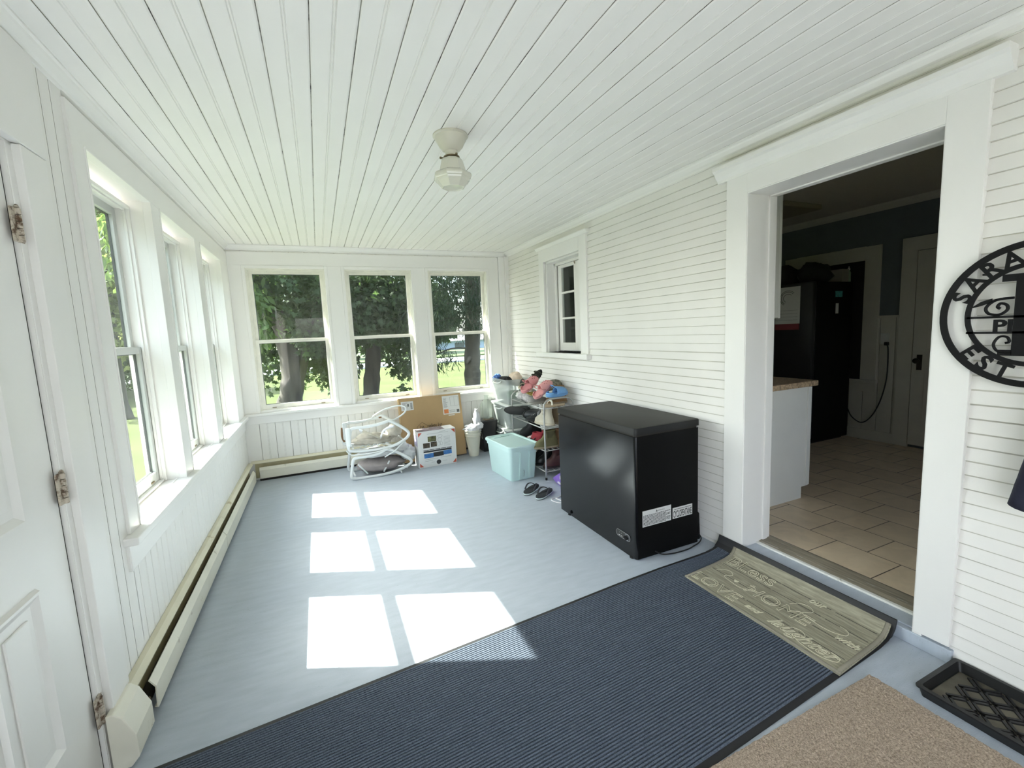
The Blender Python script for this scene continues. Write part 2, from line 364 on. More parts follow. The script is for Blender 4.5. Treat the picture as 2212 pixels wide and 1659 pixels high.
# ---- right wall (old outside wall of the house, clapboards)
SW0, SW1, SWZ0, SWZ1 = 3.51, 4.205, 1.212, 2.172         # small window
KD0, KD1, KDZ = .889, 1.748, 2.167                        # doorway
XB = W+.2
bm = NB()
def rwall(y0, y1, z0, z1): box(bm, W, XB, y0, y1, z0, z1)
rwall(YB-.1, KD0, 0, 2.7); rwall(KD0, KD1, KDZ, 2.7); rwall(KD1, SW0, 0, 2.7); rwall(SW0, SW1, 0, SWZ0); rwall(SW0, SW1, SWZ1, 2.7); rwall(SW1, D+.1, 0, 2.7); rwall(KD0, KD1, 0, .05)
struct('wall_right', bm, SIDEP)
bm = NB(); ex = .0565
def claps(y0, y1, z0, z1):
    k = 0
    while True:
        zb = -.035+ex*k; zt = zb+ex; k += 1
        if zb >= z1: break
        za, zc = max(zb, z0), min(zt, z1)
        if zc-za < .006: continue
        j = .0012*noise.noise(Vector((0, y0*3, zb*17)))
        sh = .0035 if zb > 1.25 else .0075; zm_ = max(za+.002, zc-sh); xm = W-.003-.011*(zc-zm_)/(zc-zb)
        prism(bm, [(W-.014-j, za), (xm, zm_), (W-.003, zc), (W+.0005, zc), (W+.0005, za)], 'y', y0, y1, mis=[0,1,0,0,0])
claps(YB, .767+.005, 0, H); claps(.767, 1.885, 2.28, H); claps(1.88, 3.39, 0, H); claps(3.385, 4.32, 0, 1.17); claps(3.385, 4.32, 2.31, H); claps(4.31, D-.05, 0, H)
struct('trim_12', bm, [SIDEP, mat('lap_shade_grime', (.54,.52,.46), .9, var=.2, vscale=5)])  # top strip of each board coloured darker: painted under-lap shade plus dirt
# doorway casing with moulded cap, jamb, step
bm = NB(); x0, x1 = W-.027, W
box(bm, x0, x1, .767, KD0, .072, 2.28); box(bm, x0, x1, KD1, 1.885, .06, 2.28); box(bm, x0-.001, x1, KD0, KD1, KDZ, 2.28)
struct('trim_13', bm, WHITE2, bev=.002)
bm = NB(); pr = [(x1,2.268),(x0-.004,2.268),(x0-.008,2.282),(x0-.022,2.298),(x0-.036,2.322),(x0-.05,2.332),(x0-.05,2.352),(x1,2.352)]
prism(bm, pr, 'y', .712, 1.945); struct('trim_14', bm, WHITE2)
bm = NB()
box(bm, x0+.004, XB+.02, KD1-.004, KD1+.03, .06, KDZ); box(bm, x0+.004, XB+.02, KD0-.03, KD0+.004, .06, KDZ); box(bm, x0+.004, XB+.02, KD0, KD1, KDZ-.005, KDZ+.03)
box(bm, W+.15, W+.19, KD1-.012, KD1, .07, KDZ); box(bm, W+.15, W+.19, KD0, KD0+.012, .07, KDZ); box(bm, W+.15, W+.19, KD0, KD1, KDZ-.012, KDZ)
struct('door_2', bm, WHITE2, bev=.002)
bm = NB(); box(bm, W-.027, W+.11, .757, 1.90, 0, .06); box(bm, W+.0, W+.11, KD0, KD1, .06, .068); struct('trim_15', bm, FLOORM, bev=.004)   # painted step
bm = NB(); prism(bm, [(W+.11,.05),(W+.11,.074),(W+.15,.082),(W+.23,.084),(W+.25,.078),(W+.25,.05)], 'y', KD0, KD1)
struct('trim_16', bm, mat('worn_threshold_wood', (.25,.215,.16), .5, var=.3, vscale=4, stretch=(20,1.5,20), dirt=(.8,.8,.76), dscale=5, dth=.6))
bm = NB(); box(bm, W+.096, W+.118, KD0, KD1, .064, .078); struct('trim_17', bm, mat('chipped_white_strip', (.75,.74,.69), .5, dirt=(.2,.17,.1), dscale=20, dth=.58), bev=.003)
# small window with its casing
bm = NB()
box(bm, x0, x1, 3.385, SW0, SWZ0, 2.31); box(bm, x0, x1, SW1, 4.318, SWZ0, 2.31); box(bm, x0-.001, x1, SW0, SW1, SWZ1, 2.31)
prism(bm, [(x1,2.30),(x0-.006,2.30),(x0-.028,2.326),(x0-.028,2.336),(x1,2.336)], 'y', 3.35, 4.345)
box(bm, x0-.035, W+.15, 3.36, 4.385, 1.165, SWZ0)
struct('trim_18', bm, WHITE2, bev=.003)
bm = NB(); xs = W+.12
box(bm, W, xs+.07, SW1-.02, SW1, SWZ0, SWZ1); box(bm, W, xs+.07, SW0, SW0+.02, SWZ0, SWZ1); box(bm, W, xs+.07, SW0, SW1, SWZ1-.02, SWZ1)
box(bm, xs-.03, xs-.005, SW1-.045, SW1-.02, SWZ0, SWZ1); box(bm, xs-.03, xs-.005, SW0, SW1, SWZ1-.045, SWZ1-.02)
w7 = struct('window_7', bm, WHITE2, bev=.003)
bm = NB(); box(bm, xs+.05, xs+.06, SW0, SW1, SWZ0, SWZ1)
for (ya, yb) in ((3.79,4.155),(3.53,3.79)):
    bm2 = NB()
    st = .06
    box(bm2, xs, xs+.03, ya, ya+.045, SWZ0+.015, SWZ1-.045); box(bm2, xs, xs+.03, yb-st-.01, yb, SWZ0+.015, SWZ1-.045)
    box(bm2, xs, xs+.03, ya+.045, yb-st-.01, SWZ0+.015, 1.31); box(bm2, xs, xs+.03, ya+.045, yb-st-.01, 2.095, SWZ1-.045)
    for z in (1.568, 1.836): box(bm2, xs, xs+.03, ya+.045, yb-st-.01, z-.01, z+.01)
    s = ob('casement_sash', bm2, WHITE2, w7, bev=.002)
    b3 = NB(); box(b3, xs+.014, xs+.018, ya+.04, yb-st-.005, 1.305, 2.10); ob('glass_pane', b3, GLASS, s)
bm.free()
b3 = NB(); tube(b3, [(xs-.004,3.80,2.15),(xs-.012,3.80,2.14),(xs-.012,3.80,2.11),(xs-.006,3.80,2.10)], .004, 6); ob('latch_hook', b3, mat('tarnished_brass',(0,0,0)), w7)

# ---- wall behind the camera, with a wide window opening
bm = NB(); box(bm, -.16, W+.2, YB-.1, YB, 2.1, H); box(bm, -.16, .25, YB-.1, YB, 0, 2.1); box(bm, 1.25, W+.2, YB-.1, YB, 0, 2.1)
struct('wall_rear', bm, WHITE)

# ---- panelled door in the left wall (closed), jamb and casing
bm = NB(); xd = -.012
box(bm, xd-.035, xd, DY0+.01, DY1-.008, .02, DZ-.012)
door = struct('door_1', bm, WHITE2, bev=.002)
def panel(y0, y1, z0, z1):
    # moulding frame and raised field
    bm = NB()
    m = [(0,.0),(.006,.012),(.014,.012),(.03,.002),(.034,.0)]
    for k in range(len(m)-1):
        (a, ha), (b, hb) = m[k], m[k+1]
        def rc(d, h): return [(xd+h, y0+d, z0+d), (xd+h, y1-d, z0+d), (xd+h, y1-d, z1-d), (xd+h, y0+d, z1-d)]
        A, B = [bm.verts.new(p) for p in rc(a, ha)], [bm.verts.new(p) for p in rc(b, hb)]
        for i in range(4): face(bm, (A[i], A[(i+1)%4], B[(i+1)%4], B[i]))
    ob('panel_moulding', bm, WHITE2, door)
    bm = NB(); prism(bm, [(y0+.06,z0+.06),(y1-.06,z0+.06),(y1-.06,z1-.06),(y0+.06,z1-.06)], 'x', xd-.001, xd+.006); ob('raised_panel', bm, WHITE2, door, bev=.005)
panel(1.34, 1.565, .27, .785); panel(1.06, 1.29, .27, .785); panel(1.34, 1.565, .975, 1.90); panel(1.06, 1.29, .975, 1.90)
for z in (1.83, 1.02, .24):
    bm = NB()
    bm.free(); bm = NB()
    for k in range(5): lathe(bm, [(.0001,0),(.0085,.001),(.0085,.0185),(.0001,.0195)], 10, (.006, DY1-.004, z-.05+.02*k))
    lathe(bm, [(.0001,0),(.0075,.002),(.003,.01),(.0001,.011)], 10, (.006, DY1-.004, z+.05))
    box(bm, -.002, .004, DY1-.03, DY1-.006, z-.05, z+.05); box(bm, -.004, .003, DY1-.002, DY1+.02, z-.05, z+.05)
    ob('hinge', bm, RUST, door, bev=.001)
bm = NB()
box(bm, -.04, .002, DY1+.002, DY1+.04, 0, DZ); box(bm, .0, .024, DY1+.03, 1.925, 0, DZ+.005); box(bm, 0, .026, DY0-.15, 1.93, DZ+.007, H-.055)
box(bm, -.04, .002, DY0-.03, DY0, 0, DZ); box(bm, .0, .024, DY0-.13, DY0-.02, 0, DZ+.005)
struct('trim_19', bm, WHITE2, bev=.003)
bm = NB(); box(bm, -.07, -.05, DY0, DY1, 0, DZ); box(bm, -.03, -.0145, DY1-.009, DY1+.003, .01, DZ-.004); box(bm, -.03, -.0145, DY0, DY1, DZ-.013, DZ-.002); struct('trim_20', bm, DARK)
# ================================================================== KITCHEN beyond the doorway
KX, KZ, KC = 6.32, .08, 2.60
def tile_material():
    m = mat('beige_floor_tile', (.45,.36,.26), .35, spec=.4); nt = m.node_tree; nd = nt.nodes; lk = nt.links; b = nd['Principled BSDF']; tc = nd['Texture Coordinate']
    sp = nd.new('ShaderNodeSeparateXYZ'); cb = nd.new('ShaderNodeCombineXYZ'); lk.new(tc.outputs['Object'], sp.inputs[0])
    a1 = nd.new('ShaderNodeMath'); a1.operation = 'SUBTRACT'; a1.inputs[1].default_value = 1.354-3.3; lk.new(sp.outputs['Y'], a1.inputs[0])
    a2 = nd.new('ShaderNodeMath'); a2.operation = 'SUBTRACT'; a2.inputs[1].default_value = 3.334-2.815; lk.new(sp.outputs['X'], a2.inputs[0])
    lk.new(a1.outputs[0], cb.inputs[0]); lk.new(a2.outputs[0], cb.inputs[1])
    br = nd.new('ShaderNodeTexBrick'); br.inputs['Scale'].default_value = 1; br.inputs['Brick Width'].default_value = .33; br.inputs['Row Height'].default_value = .2815; br.inputs['Mortar Size'].default_value = .003
    br.inputs['Color1'].default_value = (.66,.53,.37,1); br.inputs['Color2'].default_value = (.58,.465,.325,1); br.inputs['Mortar'].default_value = (.09,.065,.045,1); br.inputs['Mortar Smooth'].default_value = .1
    lk.new(cb.outputs[0], br.inputs['Vector'])
    n = nd.new('ShaderNodeTexNoise'); n.inputs['Scale'].default_value = 7; n.inputs['Detail'].default_value = 7; n.inputs['Distortion'].default_value = 1.2; lk.new(tc.outputs['Object'], n.inputs['Vector'])
    mr = nd.new('ShaderNodeMapRange'); mr.inputs['To Min'].default_value = .78; mr.inputs['To Max'].default_value = 1.22; lk.new(n.outputs['Fac'], mr.inputs['Value'])
    mx = nd.new('ShaderNodeMix'); mx.data_type = 'RGBA'; mx.blend_type = 'MULTIPLY'; mx.inputs['Factor'].default_value = 1; lk.new(br.outputs['Color'], mx.inputs['A']); lk.new(mr.outputs[0], mx.inputs['B'])
    lk.new(mx.outputs['Result'], b.inputs['Base Color'])
    return m
bm = NB(); box(bm, XB, KX+.1, -.6, 5.2, -.02, KZ); struct('floor_kitchen', bm, tile_material())
CREAM = mat('kitchen_cream_paint', (.52,.50,.43), .5, var=.03); BLUEW = mat('kitchen_blue_wall', (.12,.14,.145), .7, var=.04); KCEIL = mat('kitchen_ceiling_paint', (.5,.47,.41), .8)
bm = NB(); box(bm, XB, KX+.1, -.6, 5.2, KC, KC+.1); struct('ceiling_kitchen', bm, KCEIL)
bm = NB(); box(bm, KX, KX+.1, -.6, 5.2, 0, KC); box(bm, XB, KX, 5.1, 5.2, 0, KC); box(bm, XB, KX, -.6, -.5, 0, 1.0); box(bm, XB, KX, -.6, -.5, 1.9, KC); box(bm, XB, 4.3, -.6, -.5, 1.0, 1.9); box(bm, 5.0, KX, -.6, -.5, 1.0, 1.9); struct('wall_kitchen', bm, BLUEW)
bm = NB(); pts, mi = bead_profile(2.53, 5.1, 2.56, .14, 1, KX-.012, beads=False, gap=.003, deep=.006); prism(bm, [(p[1], p[0]) for p in pts], 'z', KZ, 1.42, mis=mi, closed=False)
box(bm, KX-.03, KX, 2.53, 2.72, 1.42, 1.445); box(bm, KX-.022, KX, 2.53, 5.1, KZ, KZ+.11); struct('trim_21', bm, [CREAM, GAP])
bm = NB(); prism(bm, [(KX,KC),(KX-.06,KC),(KX-.05,KC-.02),(KX-.02,KC-.05),(KX,KC-.065)], 'y', -.5, 5.1); struct('trim_22', bm, CREAM)
# white casing with black blind on the back wall
bm = NB(); box(bm, KX-.02, KX, 2.72, 2.87, .62, 2.19); box(bm, KX-.02, KX, 3.62, 3.77, .62, 2.19); box(bm, KX-.022, KX, 2.87, 3.62, 2.045, 2.195); box(bm, KX-.05, KX, 2.70, 3.79, .715, .75)
w8 = struct('window_8', bm, CREAM, bev=.002)
bm = NB(); box(bm, KX-.018, KX-.004, 2.87, 3.62, .75, 2.045); ob('black_panel', bm, mat('black_blind', (.006,.006,.007), .7), w8)
# white inner door
bm = NB(); box(bm, KX-.03, KX, 1.60, 2.40, KZ+.03, 2.065)
d3 = struct('door_3', bm, CREAM, bev=.003)
for z0, z1 in ((.25,.9),(1.1,1.9)):
    bm = NB(); box(bm, KX-.034, KX-.029, 2.06, 2.29, z0, z1); box(bm, KX-.034, KX-.029, 1.70, 1.94, z0, z1); ob('door_panel', bm, CREAM, d3, bev=.003)
bm = NB(); box(bm, KX-.036, KX-.03, 2.315, 2.36, .885, 1.04); ob('escutcheon', bm, mat('dark_bronze', (.03,.025,.02), .4, metal=.7), d3, bev=.004)
bm = NB(); lathe(bm, [(.0001,0),(.010,.001),(.010,.03),(.024,.036),(.028,.05),(.022,.064),(.0001,.068)], 16); ob('door_knob', bm, MATS['dark_bronze'], d3, True, loc=(KX-.034,2.345,.98), rot=(0,R(-90),0))
bm = NB(); box(bm, KX-.024, KX, 2.405, 2.535, KZ, 2.20); box(bm, KX-.024, KX, 1.46, 1.595, KZ, 2.20); box(bm, KX-.026, KX, 1.46, 2.535, 2.07, 2.205); struct('trim_23', bm, CREAM, bev=.002)
# refrigerator
FRB = mat('black_fridge_side', (.004,.004,.004), .6, spec=.12); FRF = mat('dark_steel_front', (.035,.035,.037), .3, metal=.6)
fr = thing('refrigerator', 'black kitchen refrigerator standing against the back wall, seen through the doorway', 'refrigerator', (5.95,3.4,KZ))
def P(o, bm, m, name, **k):          # part built in world coordinates under a thing
    c = ob(name, bm, m, o, **k); o_loc = o.matrix_basis.inverted(); c.matrix_parent_inverse = o_loc; return c
bm = NB(); box(bm, 5.63, 6.26, 2.95, 3.82, KZ+.02, 1.83); P(fr, bm, FRB, 'body', bev=.008)
bm = NB(); box(bm, 5.575, 5.628, 2.95, 3.38, KZ+.06, 1.835); fd1 = P(fr, bm, FRF, 'door', bev=.012)
bm = NB(); box(bm, 5.575, 5.628, 3.388, 3.82, KZ+.06, 1.835); fd2 = P(fr, bm, FRF, 'door', bev=.012)
for y, fd in ((3.35, fd1), (3.42, fd2)):
    bm = NB(); tube(bm, smooth_path([(5.575,y,.75),(5.535,y,.78),(5.53,y,1.1),(5.535,y,1.5),(5.575,y,1.53)]), .012, 8); ob('handle', bm, MATS['dark_steel_front'], fd, smooth=True)
bm = NB(); box(bm, 5.64, 6.2, 2.98, 3.8, KZ, KZ+.02); P(fr, bm, DARK, 'foot_grille')
# papers and objects on the fridge
cal = thing('calendar', 'white wall calendar with dark sketches and red lower band on the fridge front', 'calendar', (5.57,3.2,1.36))
bm = NB(); box(bm, 5.569, 5.573, 3.085, 3.40, 1.40, 1.80); c = P(cal, bm, mat('calendar_paper', (.62,.61,.58), .8), 'page')
bm = NB(); box(bm, 5.567, 5.573, 3.09, 3.40, 1.335, 1.40); P(cal, bm, mat('calendar_red', (.20,.035,.04), .7), 'red_band')
bm = NB()
for r0 in (.05,.075,.09): tube(bm, [(5.568, 3.22+r0*math.cos(t*.35), 1.68+r0*.9*math.sin(t*.35)) for t in range(-3,8)], .0025, 5)
for k in range(4): box(bm, 5.5675, 5.569, 3.11, 3.36, 1.44+.035*k, 1.442+.035*k)
P(cal, bm, mat('pencil_grey', (.1,.1,.1), .8), 'drawing')
bm = NB(); loft(bm, lump((5.86,3.12,1.93),(.22,.13,.12),.25,2.2,3,flat=-.098)); tag(ob('duffel_bag', bm, mat('black_bag_cloth', (.008,.008,.009), .8), smooth=True), 'limp black bag lying on top of the fridge, nearest the fridge side', 'bag')
bm = NB(); loft(bm, lump((5.80,3.48,1.94),(.19,.17,.13),.2,2.2,9,flat=-.108)); tag(ob('backpack', bm, MATS['black_bag_cloth'], smooth=True), 'black lumpy bag with a pale strap on the fridge top, deeper behind the cabinet', 'bag')
bm = NB(); box(bm, 6.08,6.2,2.97,3.12,1.83,1.97); tag(ob('cereal_box', bm, mat('dull_grey_card', (.28,.26,.22), .8), bev=.003), 'dull grey box standing on the fridge top beside the bottle', 'box')
bt = thing('spray_bottle', 'slim pale green bottle standing on the fridge top', 'bottle', (6.225,2.985,1.83))
bm = NB(); lathe(bm, [(.018,0),(.02,.005),(.02,.1),(.01,.125),(.01,.13)], 14); ob('bottle_body', bm, mat('pale_green_plastic', (.22,.32,.2), .3, trans=.3), bt, True)
bm = NB(); lathe(bm, [(.012,.13),(.012,.15),(.006,.152),(.006,.17)], 12); ob('cap', bm, mat('offwhite_plastic', (.6,.6,.56), .4), bt, True)
bm = NB(); box(bm, 5.94,6.06,2.946,2.95,1.665,1.73); tag(ob('fridge_magnet', bm, mat('teal_magnet', (.05,.28,.27), .5, var=.4, vscale=40)), 'small teal magnet on the black fridge side', 'magnet')
bm = NB(); box(bm, 5.955,6.0,2.946,2.95,1.49,1.60); tag(ob('paper_tag', bm, mat('calendar_paper', (0,0,0))), 'narrow white paper tag under the teal magnet', 'paper')
# outlet and cord
ol = thing('wall_outlet', 'white wall outlet above the kitchen wainscot with a black plug in it', 'outlet', (KX-.013,2.65,1.2))
bm = NB(); box(bm, KX-.02, KX-.012, 2.61, 2.69, 1.14, 1.26); pl_ = P(ol, bm, mat('offwhite_plastic', (0,0,0)), 'cover_plate', bev=.003)
bm = NB(); box(bm, KX-.024, KX-.02, 2.635, 2.665, 1.215, 1.245); ob('socket', bm, MATS['offwhite_plastic'], pl_, bev=.003)
cd = thing('power_cord', 'black power cord hanging from the kitchen outlet down behind the fridge', 'cord', (KX-.03,2.63,1.15))
bm = NB(); tube(bm, smooth_path([(KX-.04,2.62,1.14),(KX-.04,2.605,1.08),(KX-.03,2.61,.78),(KX-.03,2.66,.52),(KX-.03,2.74,.34),(KX-.03,2.83,.265),(KX-.03,2.93,.32),(KX-.03,2.98,.42)]), .006, 8); P(cd, bm, mat('black_rubber', (.01,.01,.01), .6), 'cable', smooth=True)
bm = NB(); box(bm, KX-.055, KX-.02, 2.605, 2.64, 1.13, 1.165); P(cd, bm, MATS['black_rubber'], 'plug', bev=.006)
# base cabinet, countertop, wall cabinet
GREYC = mat('cabinet_white', (.72,.72,.68), .45, var=.02)
bc = thing('base_cabinet', 'white kitchen base cabinet just inside the doorway, its end panel facing the door', 'cabinet', (3.75,2.4,KZ))
bm = NB(); prism(bm, [(XB+.01,KZ),(4.085,KZ),(4.085,KZ+.09),(4.16,KZ+.09),(4.16,.945),(XB+.01,.945)], 'y', 2.05, 3.2); P(bc, bm, GREYC, 'body', bev=.003)
bm = NB(); box(bm, 4.162, 4.18, 2.07, 2.6, KZ+.11, .92); P(bc, bm, GREYC, 'door', bev=.004)
bm = NB(); box(bm, 4.12, 4.162, 2.042, 2.05, KZ+.10, .94); P(bc, bm, GREYC, 'end_stile', bev=.002)
bm = NB(); box(bm, XB+.005, 4.20, 2.02, 3.25, .947, .988)
tag(ob('countertop', bm, mat('speckled_granite', (.42,.31,.2), .3, var=.55, vscale=70, dirt=(.12,.08,.06), dscale=60, dth=.6), bev=.006), 'speckled tan countertop on the cabinet inside the doorway', 'countertop')
wc = thing('wall_cabinet', 'white upper cabinet hanging above the counter inside the doorway', 'cabinet', (3.5,2.4,1.46))
bm = NB(); box(bm, XB+.01, 3.785, 2.06, 3.2, 1.465, 2.42); P(wc, bm, GREYC, 'body', bev=.003)
bm = NB(); box(bm, 3.787, 3.81, 2.06, 2.6, 1.46, 2.42); P(wc, bm, GREYC, 'door', bev=.004)
cl = thing('flush_ceiling_light', 'flat dark square light fixture on the kitchen ceiling', 'light', (5.4,3.1,KC-.06))
bm = NB(); box(bm, 5.05, 5.62, 2.92, 3.5, KC-.05, KC); P(cl, bm, mat('dull_fixture', (.25,.22,.15), .5), 'diffuser', bev=.01)

# ================================================================== BASEBOARD HEATERS
bh = thing('baseboard_heater', 'long cream baseboard heater with stained end cap along the left wall', 'heater', (.05,3.4,0))
hood = [(.010,.205),(.038,.205),(.062,.178),(.058,.174),(.036,.199),(.010,.199)]
bm = NB(); prism(bm, [(.010,.02),(.014,.02),(.014,.2),(.010,.2)], 'y', 1.92, D-.09); P(bh, bm, HEATB, 'back_panel')
for a, b in ((1.90,3.62),(3.625,5.16)):
    bm = NB(); prism(bm, [(.0101,.208),(.032,.208),(.05,.190),(.05,.184),(.03,.203),(.0101,.203)], 'y', a, b); P(bh, bm, mat('heater_hood', (.68,.64,.49), .5, var=.08, vscale=4, dirt=(.38,.3,.15), dscale=8, dth=.62), 'hood')
for a, b in ((1.985,3.47),(3.478,5.07)):
    bm = NB(); prism(bm, [(.066,.03),(.078,.026),(.080,.118),(.060,.150),(.056,.147),(.075,.115),(.073,.032),(.066,.034)], 'y', a, b); P(bh, bm, HEAT, 'front_cover')
bm = NB(); box(bm, .02, .05, 1.93, 5.1, .05, .09); P(bh, bm, DARK, 'heating_fins')
bm = NB(); prism(bm, [(.012,.0),(.062,.0),(.088,.03),(.088,.115),(.058,.19),(.034,.212),(.012,.212)], 'y', 1.745, 1.905); P(bh, bm, HEAT, 'end_cap', bev=.004)
bm = NB(); tube(bm, [(.045,1.9,.07),(.045,1.99,.07)], .012, 10); tube(bm, [(.045,1.94,.07),(.045,1.94,.0)], .01, 8); P(bh, bm, mat('old_copper', (.25,.22,.15), .5, metal=.5), 'pipe')
b2 = thing('baseboard_heater', 'cream baseboard heater with black floor gap under the far windows', 'heater', (1.5,D-.05,0))
y = D-.01
bm = NB(); prism(bm, [(y,.02),(y-.004,.02),(y-.004,.2),(y,.2)], 'x', .06, 2.93); P(b2, bm, HEATB, 'back_panel')
bm = NB(); prism(bm, [(y,.208),(y-.024,.208),(y-.042,.190),(y-.042,.184),(y-.022,.203),(y,.203)], 'x', .03, 2.93); P(b2, bm, MATS['heater_hood'], 'hood')
bm = NB(); prism(bm, [(y-.058,.03),(y-.07,.026),(y-.072,.115),(y-.054,.145),(y-.05,.142),(y-.067,.112),(y-.065,.032),(y-.058,.034)], 'x', .105, 2.93); P(b2, bm, HEAT, 'front_cover')
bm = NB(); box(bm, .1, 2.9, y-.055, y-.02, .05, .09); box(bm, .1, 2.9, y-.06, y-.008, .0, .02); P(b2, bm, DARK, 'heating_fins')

# ================================================================== CEILING LIGHT
cx, cy_ = 1.493, 2.20
lt = thing('ceiling_light', 'schoolhouse ceiling light with cream porcelain holder and ribbed glass shade', 'light', (cx,cy_,H))
PORC = mat('old_porcelain', (.60,.58,.49), .35, var=.04)
bm = NB(); lathe(bm, [(.0001,0),(.088,0),(.089,-.006),(.080,-.010),(.078,-.022),(.066,-.042),(.060,-.055),(.052,-.062),(.045,-.072),(.033,-.078),(.030,-.088),(.033,-.106),(.0001,-.106)], 36); ob('canopy', bm, PORC, lt, True, auto=40)
bm = NB(); lathe(bm, [(.034,-.1),(.041,-.103),(.041,-.109),(.034,-.111)], 24)
for a in (40, 160, 280):
    tube(bm, [(.036*math.cos(R(a)), .036*math.sin(R(a)), -.106), (.053*math.cos(R(a)), .053*math.sin(R(a)), -.106)], .003, 6); lathe(bm, [(.0001,-.006),(.006,-.004),(.006,.004),(.0001,.006)], 8, (.055*math.cos(R(a)), .055*math.sin(R(a)), -.106))
ob('shade_holder', bm, mat('dark_brass', (.18,.14,.08), .4, metal=.7), lt)
m = mat('cream_glass', (.60,.59,.50), .18, spec=.6, coat=.4); m.node_tree.nodes['Principled BSDF'].inputs['Subsurface Weight'].default_value = .0
bm = NB(); pr = [(.033,-.104),(.036,-.110),(.05,-.116),(.058,-.128),(.068,-.165),(.071,-.176),(.094,-.188),(.100,-.196),(.100,-.204),(.096,-.212),(.092,-.214),(.088,-.222),(.082,-.226),(.07,-.24),(.06,-.252),(.055,-.256),(.05,-.25),(.0001,-.248)]
lathe(bm, pr, 8, ph=R(12)); sh = ob('glass_shade', bm, m, lt, bev=.004, bseg=3, ang=15)

# ================================================================== CHEST FREEZER
FB = mat('black_freezer_enamel', (.003,.0032,.004), .18, spec=.42, bump=.03, bscale=220); FL = mat('black_freezer_lid', (.007,.007,.007), .5, spec=.32, bump=.1, bscale=160)
fz = thing('chest_freezer', 'black chest freezer against the clapboard wall, with white warning stickers on its side', 'freezer', (2.735,2.485,0))
fx0, fx1, fy0, fy1 = 2.477, 2.998, 2.013, 2.955
bm = NB(); loft(bm, [rrect((fx0+fx1)/2,(fy0+fy1)/2,(fx1-fx0)/2,(fy1-fy0)/2,z,.022,5) for z in (.008,.785)]); bd_ = P(fz, bm, [FB, mat('matte_black_side', (.002,.002,.002), .5, spec=.15)], 'body', smooth=True, auto=40)
for p_ in bd_.data.polygons:
    if abs(p_.normal.y) > .9: p_.material_index = 1
bm = NB(); prism(bm, [(fx1-.01,.022),(fx1+.012,.022),(fx1+.004,.20),(fx1-.01,.22)], 'y', fy0+.002, fy1-.02); P(fz, bm, FB, 'compressor_hump', bev=.004)
bm = NB(); loft(bm, [rrect((fx0+fx1)/2,(fy0+fy1)/2,(fx1-fx0)/2-.008,(fy1-fy0)/2-.008,z,.02,5) for z in (.784,.80)]); P(fz, bm, DARK, 'lid_gasket')
bm = NB(); cxm, cym, hx, hy = (fx0+fx1)/2, (fy0+fy1)/2, (fx1-fx0)/2+.003, (fy1-fy0)/2+.003
loft(bm, [rrect(cxm,cym,hx,hy,.798,.024,5), rrect(cxm,cym,hx,hy,.833,.024,5), rrect(cxm,cym,hx-.003,hy-.003,.839,.022,5), rrect(cxm,cym,hx-.012,hy-.012,.841,.02,5)]); P(fz, bm, FL, 'lid', smooth=True, auto=30)
for ya_ in (fy0+.06, fy1-.16):
    bm = NB(); box(bm, fx1-.02, fx1+.004, ya_, ya_+.1, .74, .82); P(fz, bm, BLACKM, 'hinge', bev=.004)
for k in range(4):
    bm = NB(); lathe(bm, [(.014,0),(.02,.002),(.02,.009),(.012,.011)], 14, ((fx0+.012 if k<2 else fx1-.04), (fy0+.05 if k%2 else fy1-.14), 0)); P(fz, bm, BLACKM, 'foot', smooth=True)
# control panel on the front
bm = NB(); prism(bm, [(2.137+(.072-.024 if abs(math.cos(a))>-1 else 0)*(1 if math.cos(a)>0 else -1)+.024*math.cos(a), .122+.024*math.sin(a)) for a in [2*math.pi*k/32 for k in range(32)]], 'x', fx0-.004, fx0)
cp = P(fz, bm, mat('control_black', (.015,.015,.016), .3), 'control_panel', bev=.0015)
bm = NB(); ring = [(fx0-.0045, 2.137+(.048*(1 if math.cos(a)>0 else -1))+.022*math.cos(a), .122+.022*math.sin(a)) for a in [2*math.pi*k/32 for k in range(32)]]; tube(bm, ring, .0008, 5, True)
ob_ = lambda o, bm, m, name, **k: ob(name, bm, m, o, **k)
ob_(cp, bm, mat('grey_print', (.4,.4,.42), .5), 'panel_outline')
bm = NB(); lathe(bm, [(.02,0),(.02,.003),(.0155,.003),(.0155,.012),(.013,.014),(.0001,.014)], 24); box(bm, -.003, .003, -.0155, .0155, .012, .017)
kb = ob('dial_knob', bm, [mat('chrome_ring', (.5,.5,.52), .25, metal=.9), BLACKM], cp, True, auto=30); kb.location = (fx0-.004,2.098,.122); kb.rotation_euler = (0,R(-90),0)
for p_ in kb.data.polygons: p_.material_index = 0 if p_.center.z < .0031 else 1
bm = NB(); box(bm, fx0-.0052, fx0-.004, 2.146, 2.158, .108, .111); box(bm, fx0-.0052, fx0-.004, 2.165, 2.182, .108, .111); lathe(bm, [(.0001,0),(.003,.0005),(.0001,.001)], 8, (fx0-.0045,2.152,.128)); lathe(bm, [(.0001,0),(.003,.0005),(.0001,.001)], 8, (fx0-.0045,2.172,.128)); ob_(cp, bm, mat('white_print', (.7,.7,.7), .5), 'indicator')
bm = NB(); lathe(bm, [(.0001,0),(.013,.001),(.013,.008),(.0001,.009)], 16); dp = ob('drain_plug', bm, BLACKM, fz, True); dp.matrix_parent_inverse = fz.matrix_basis.inverted(); dp.location = (fx0-.0005,2.79,.035); dp.rotation_euler = (0,R(-90),0)
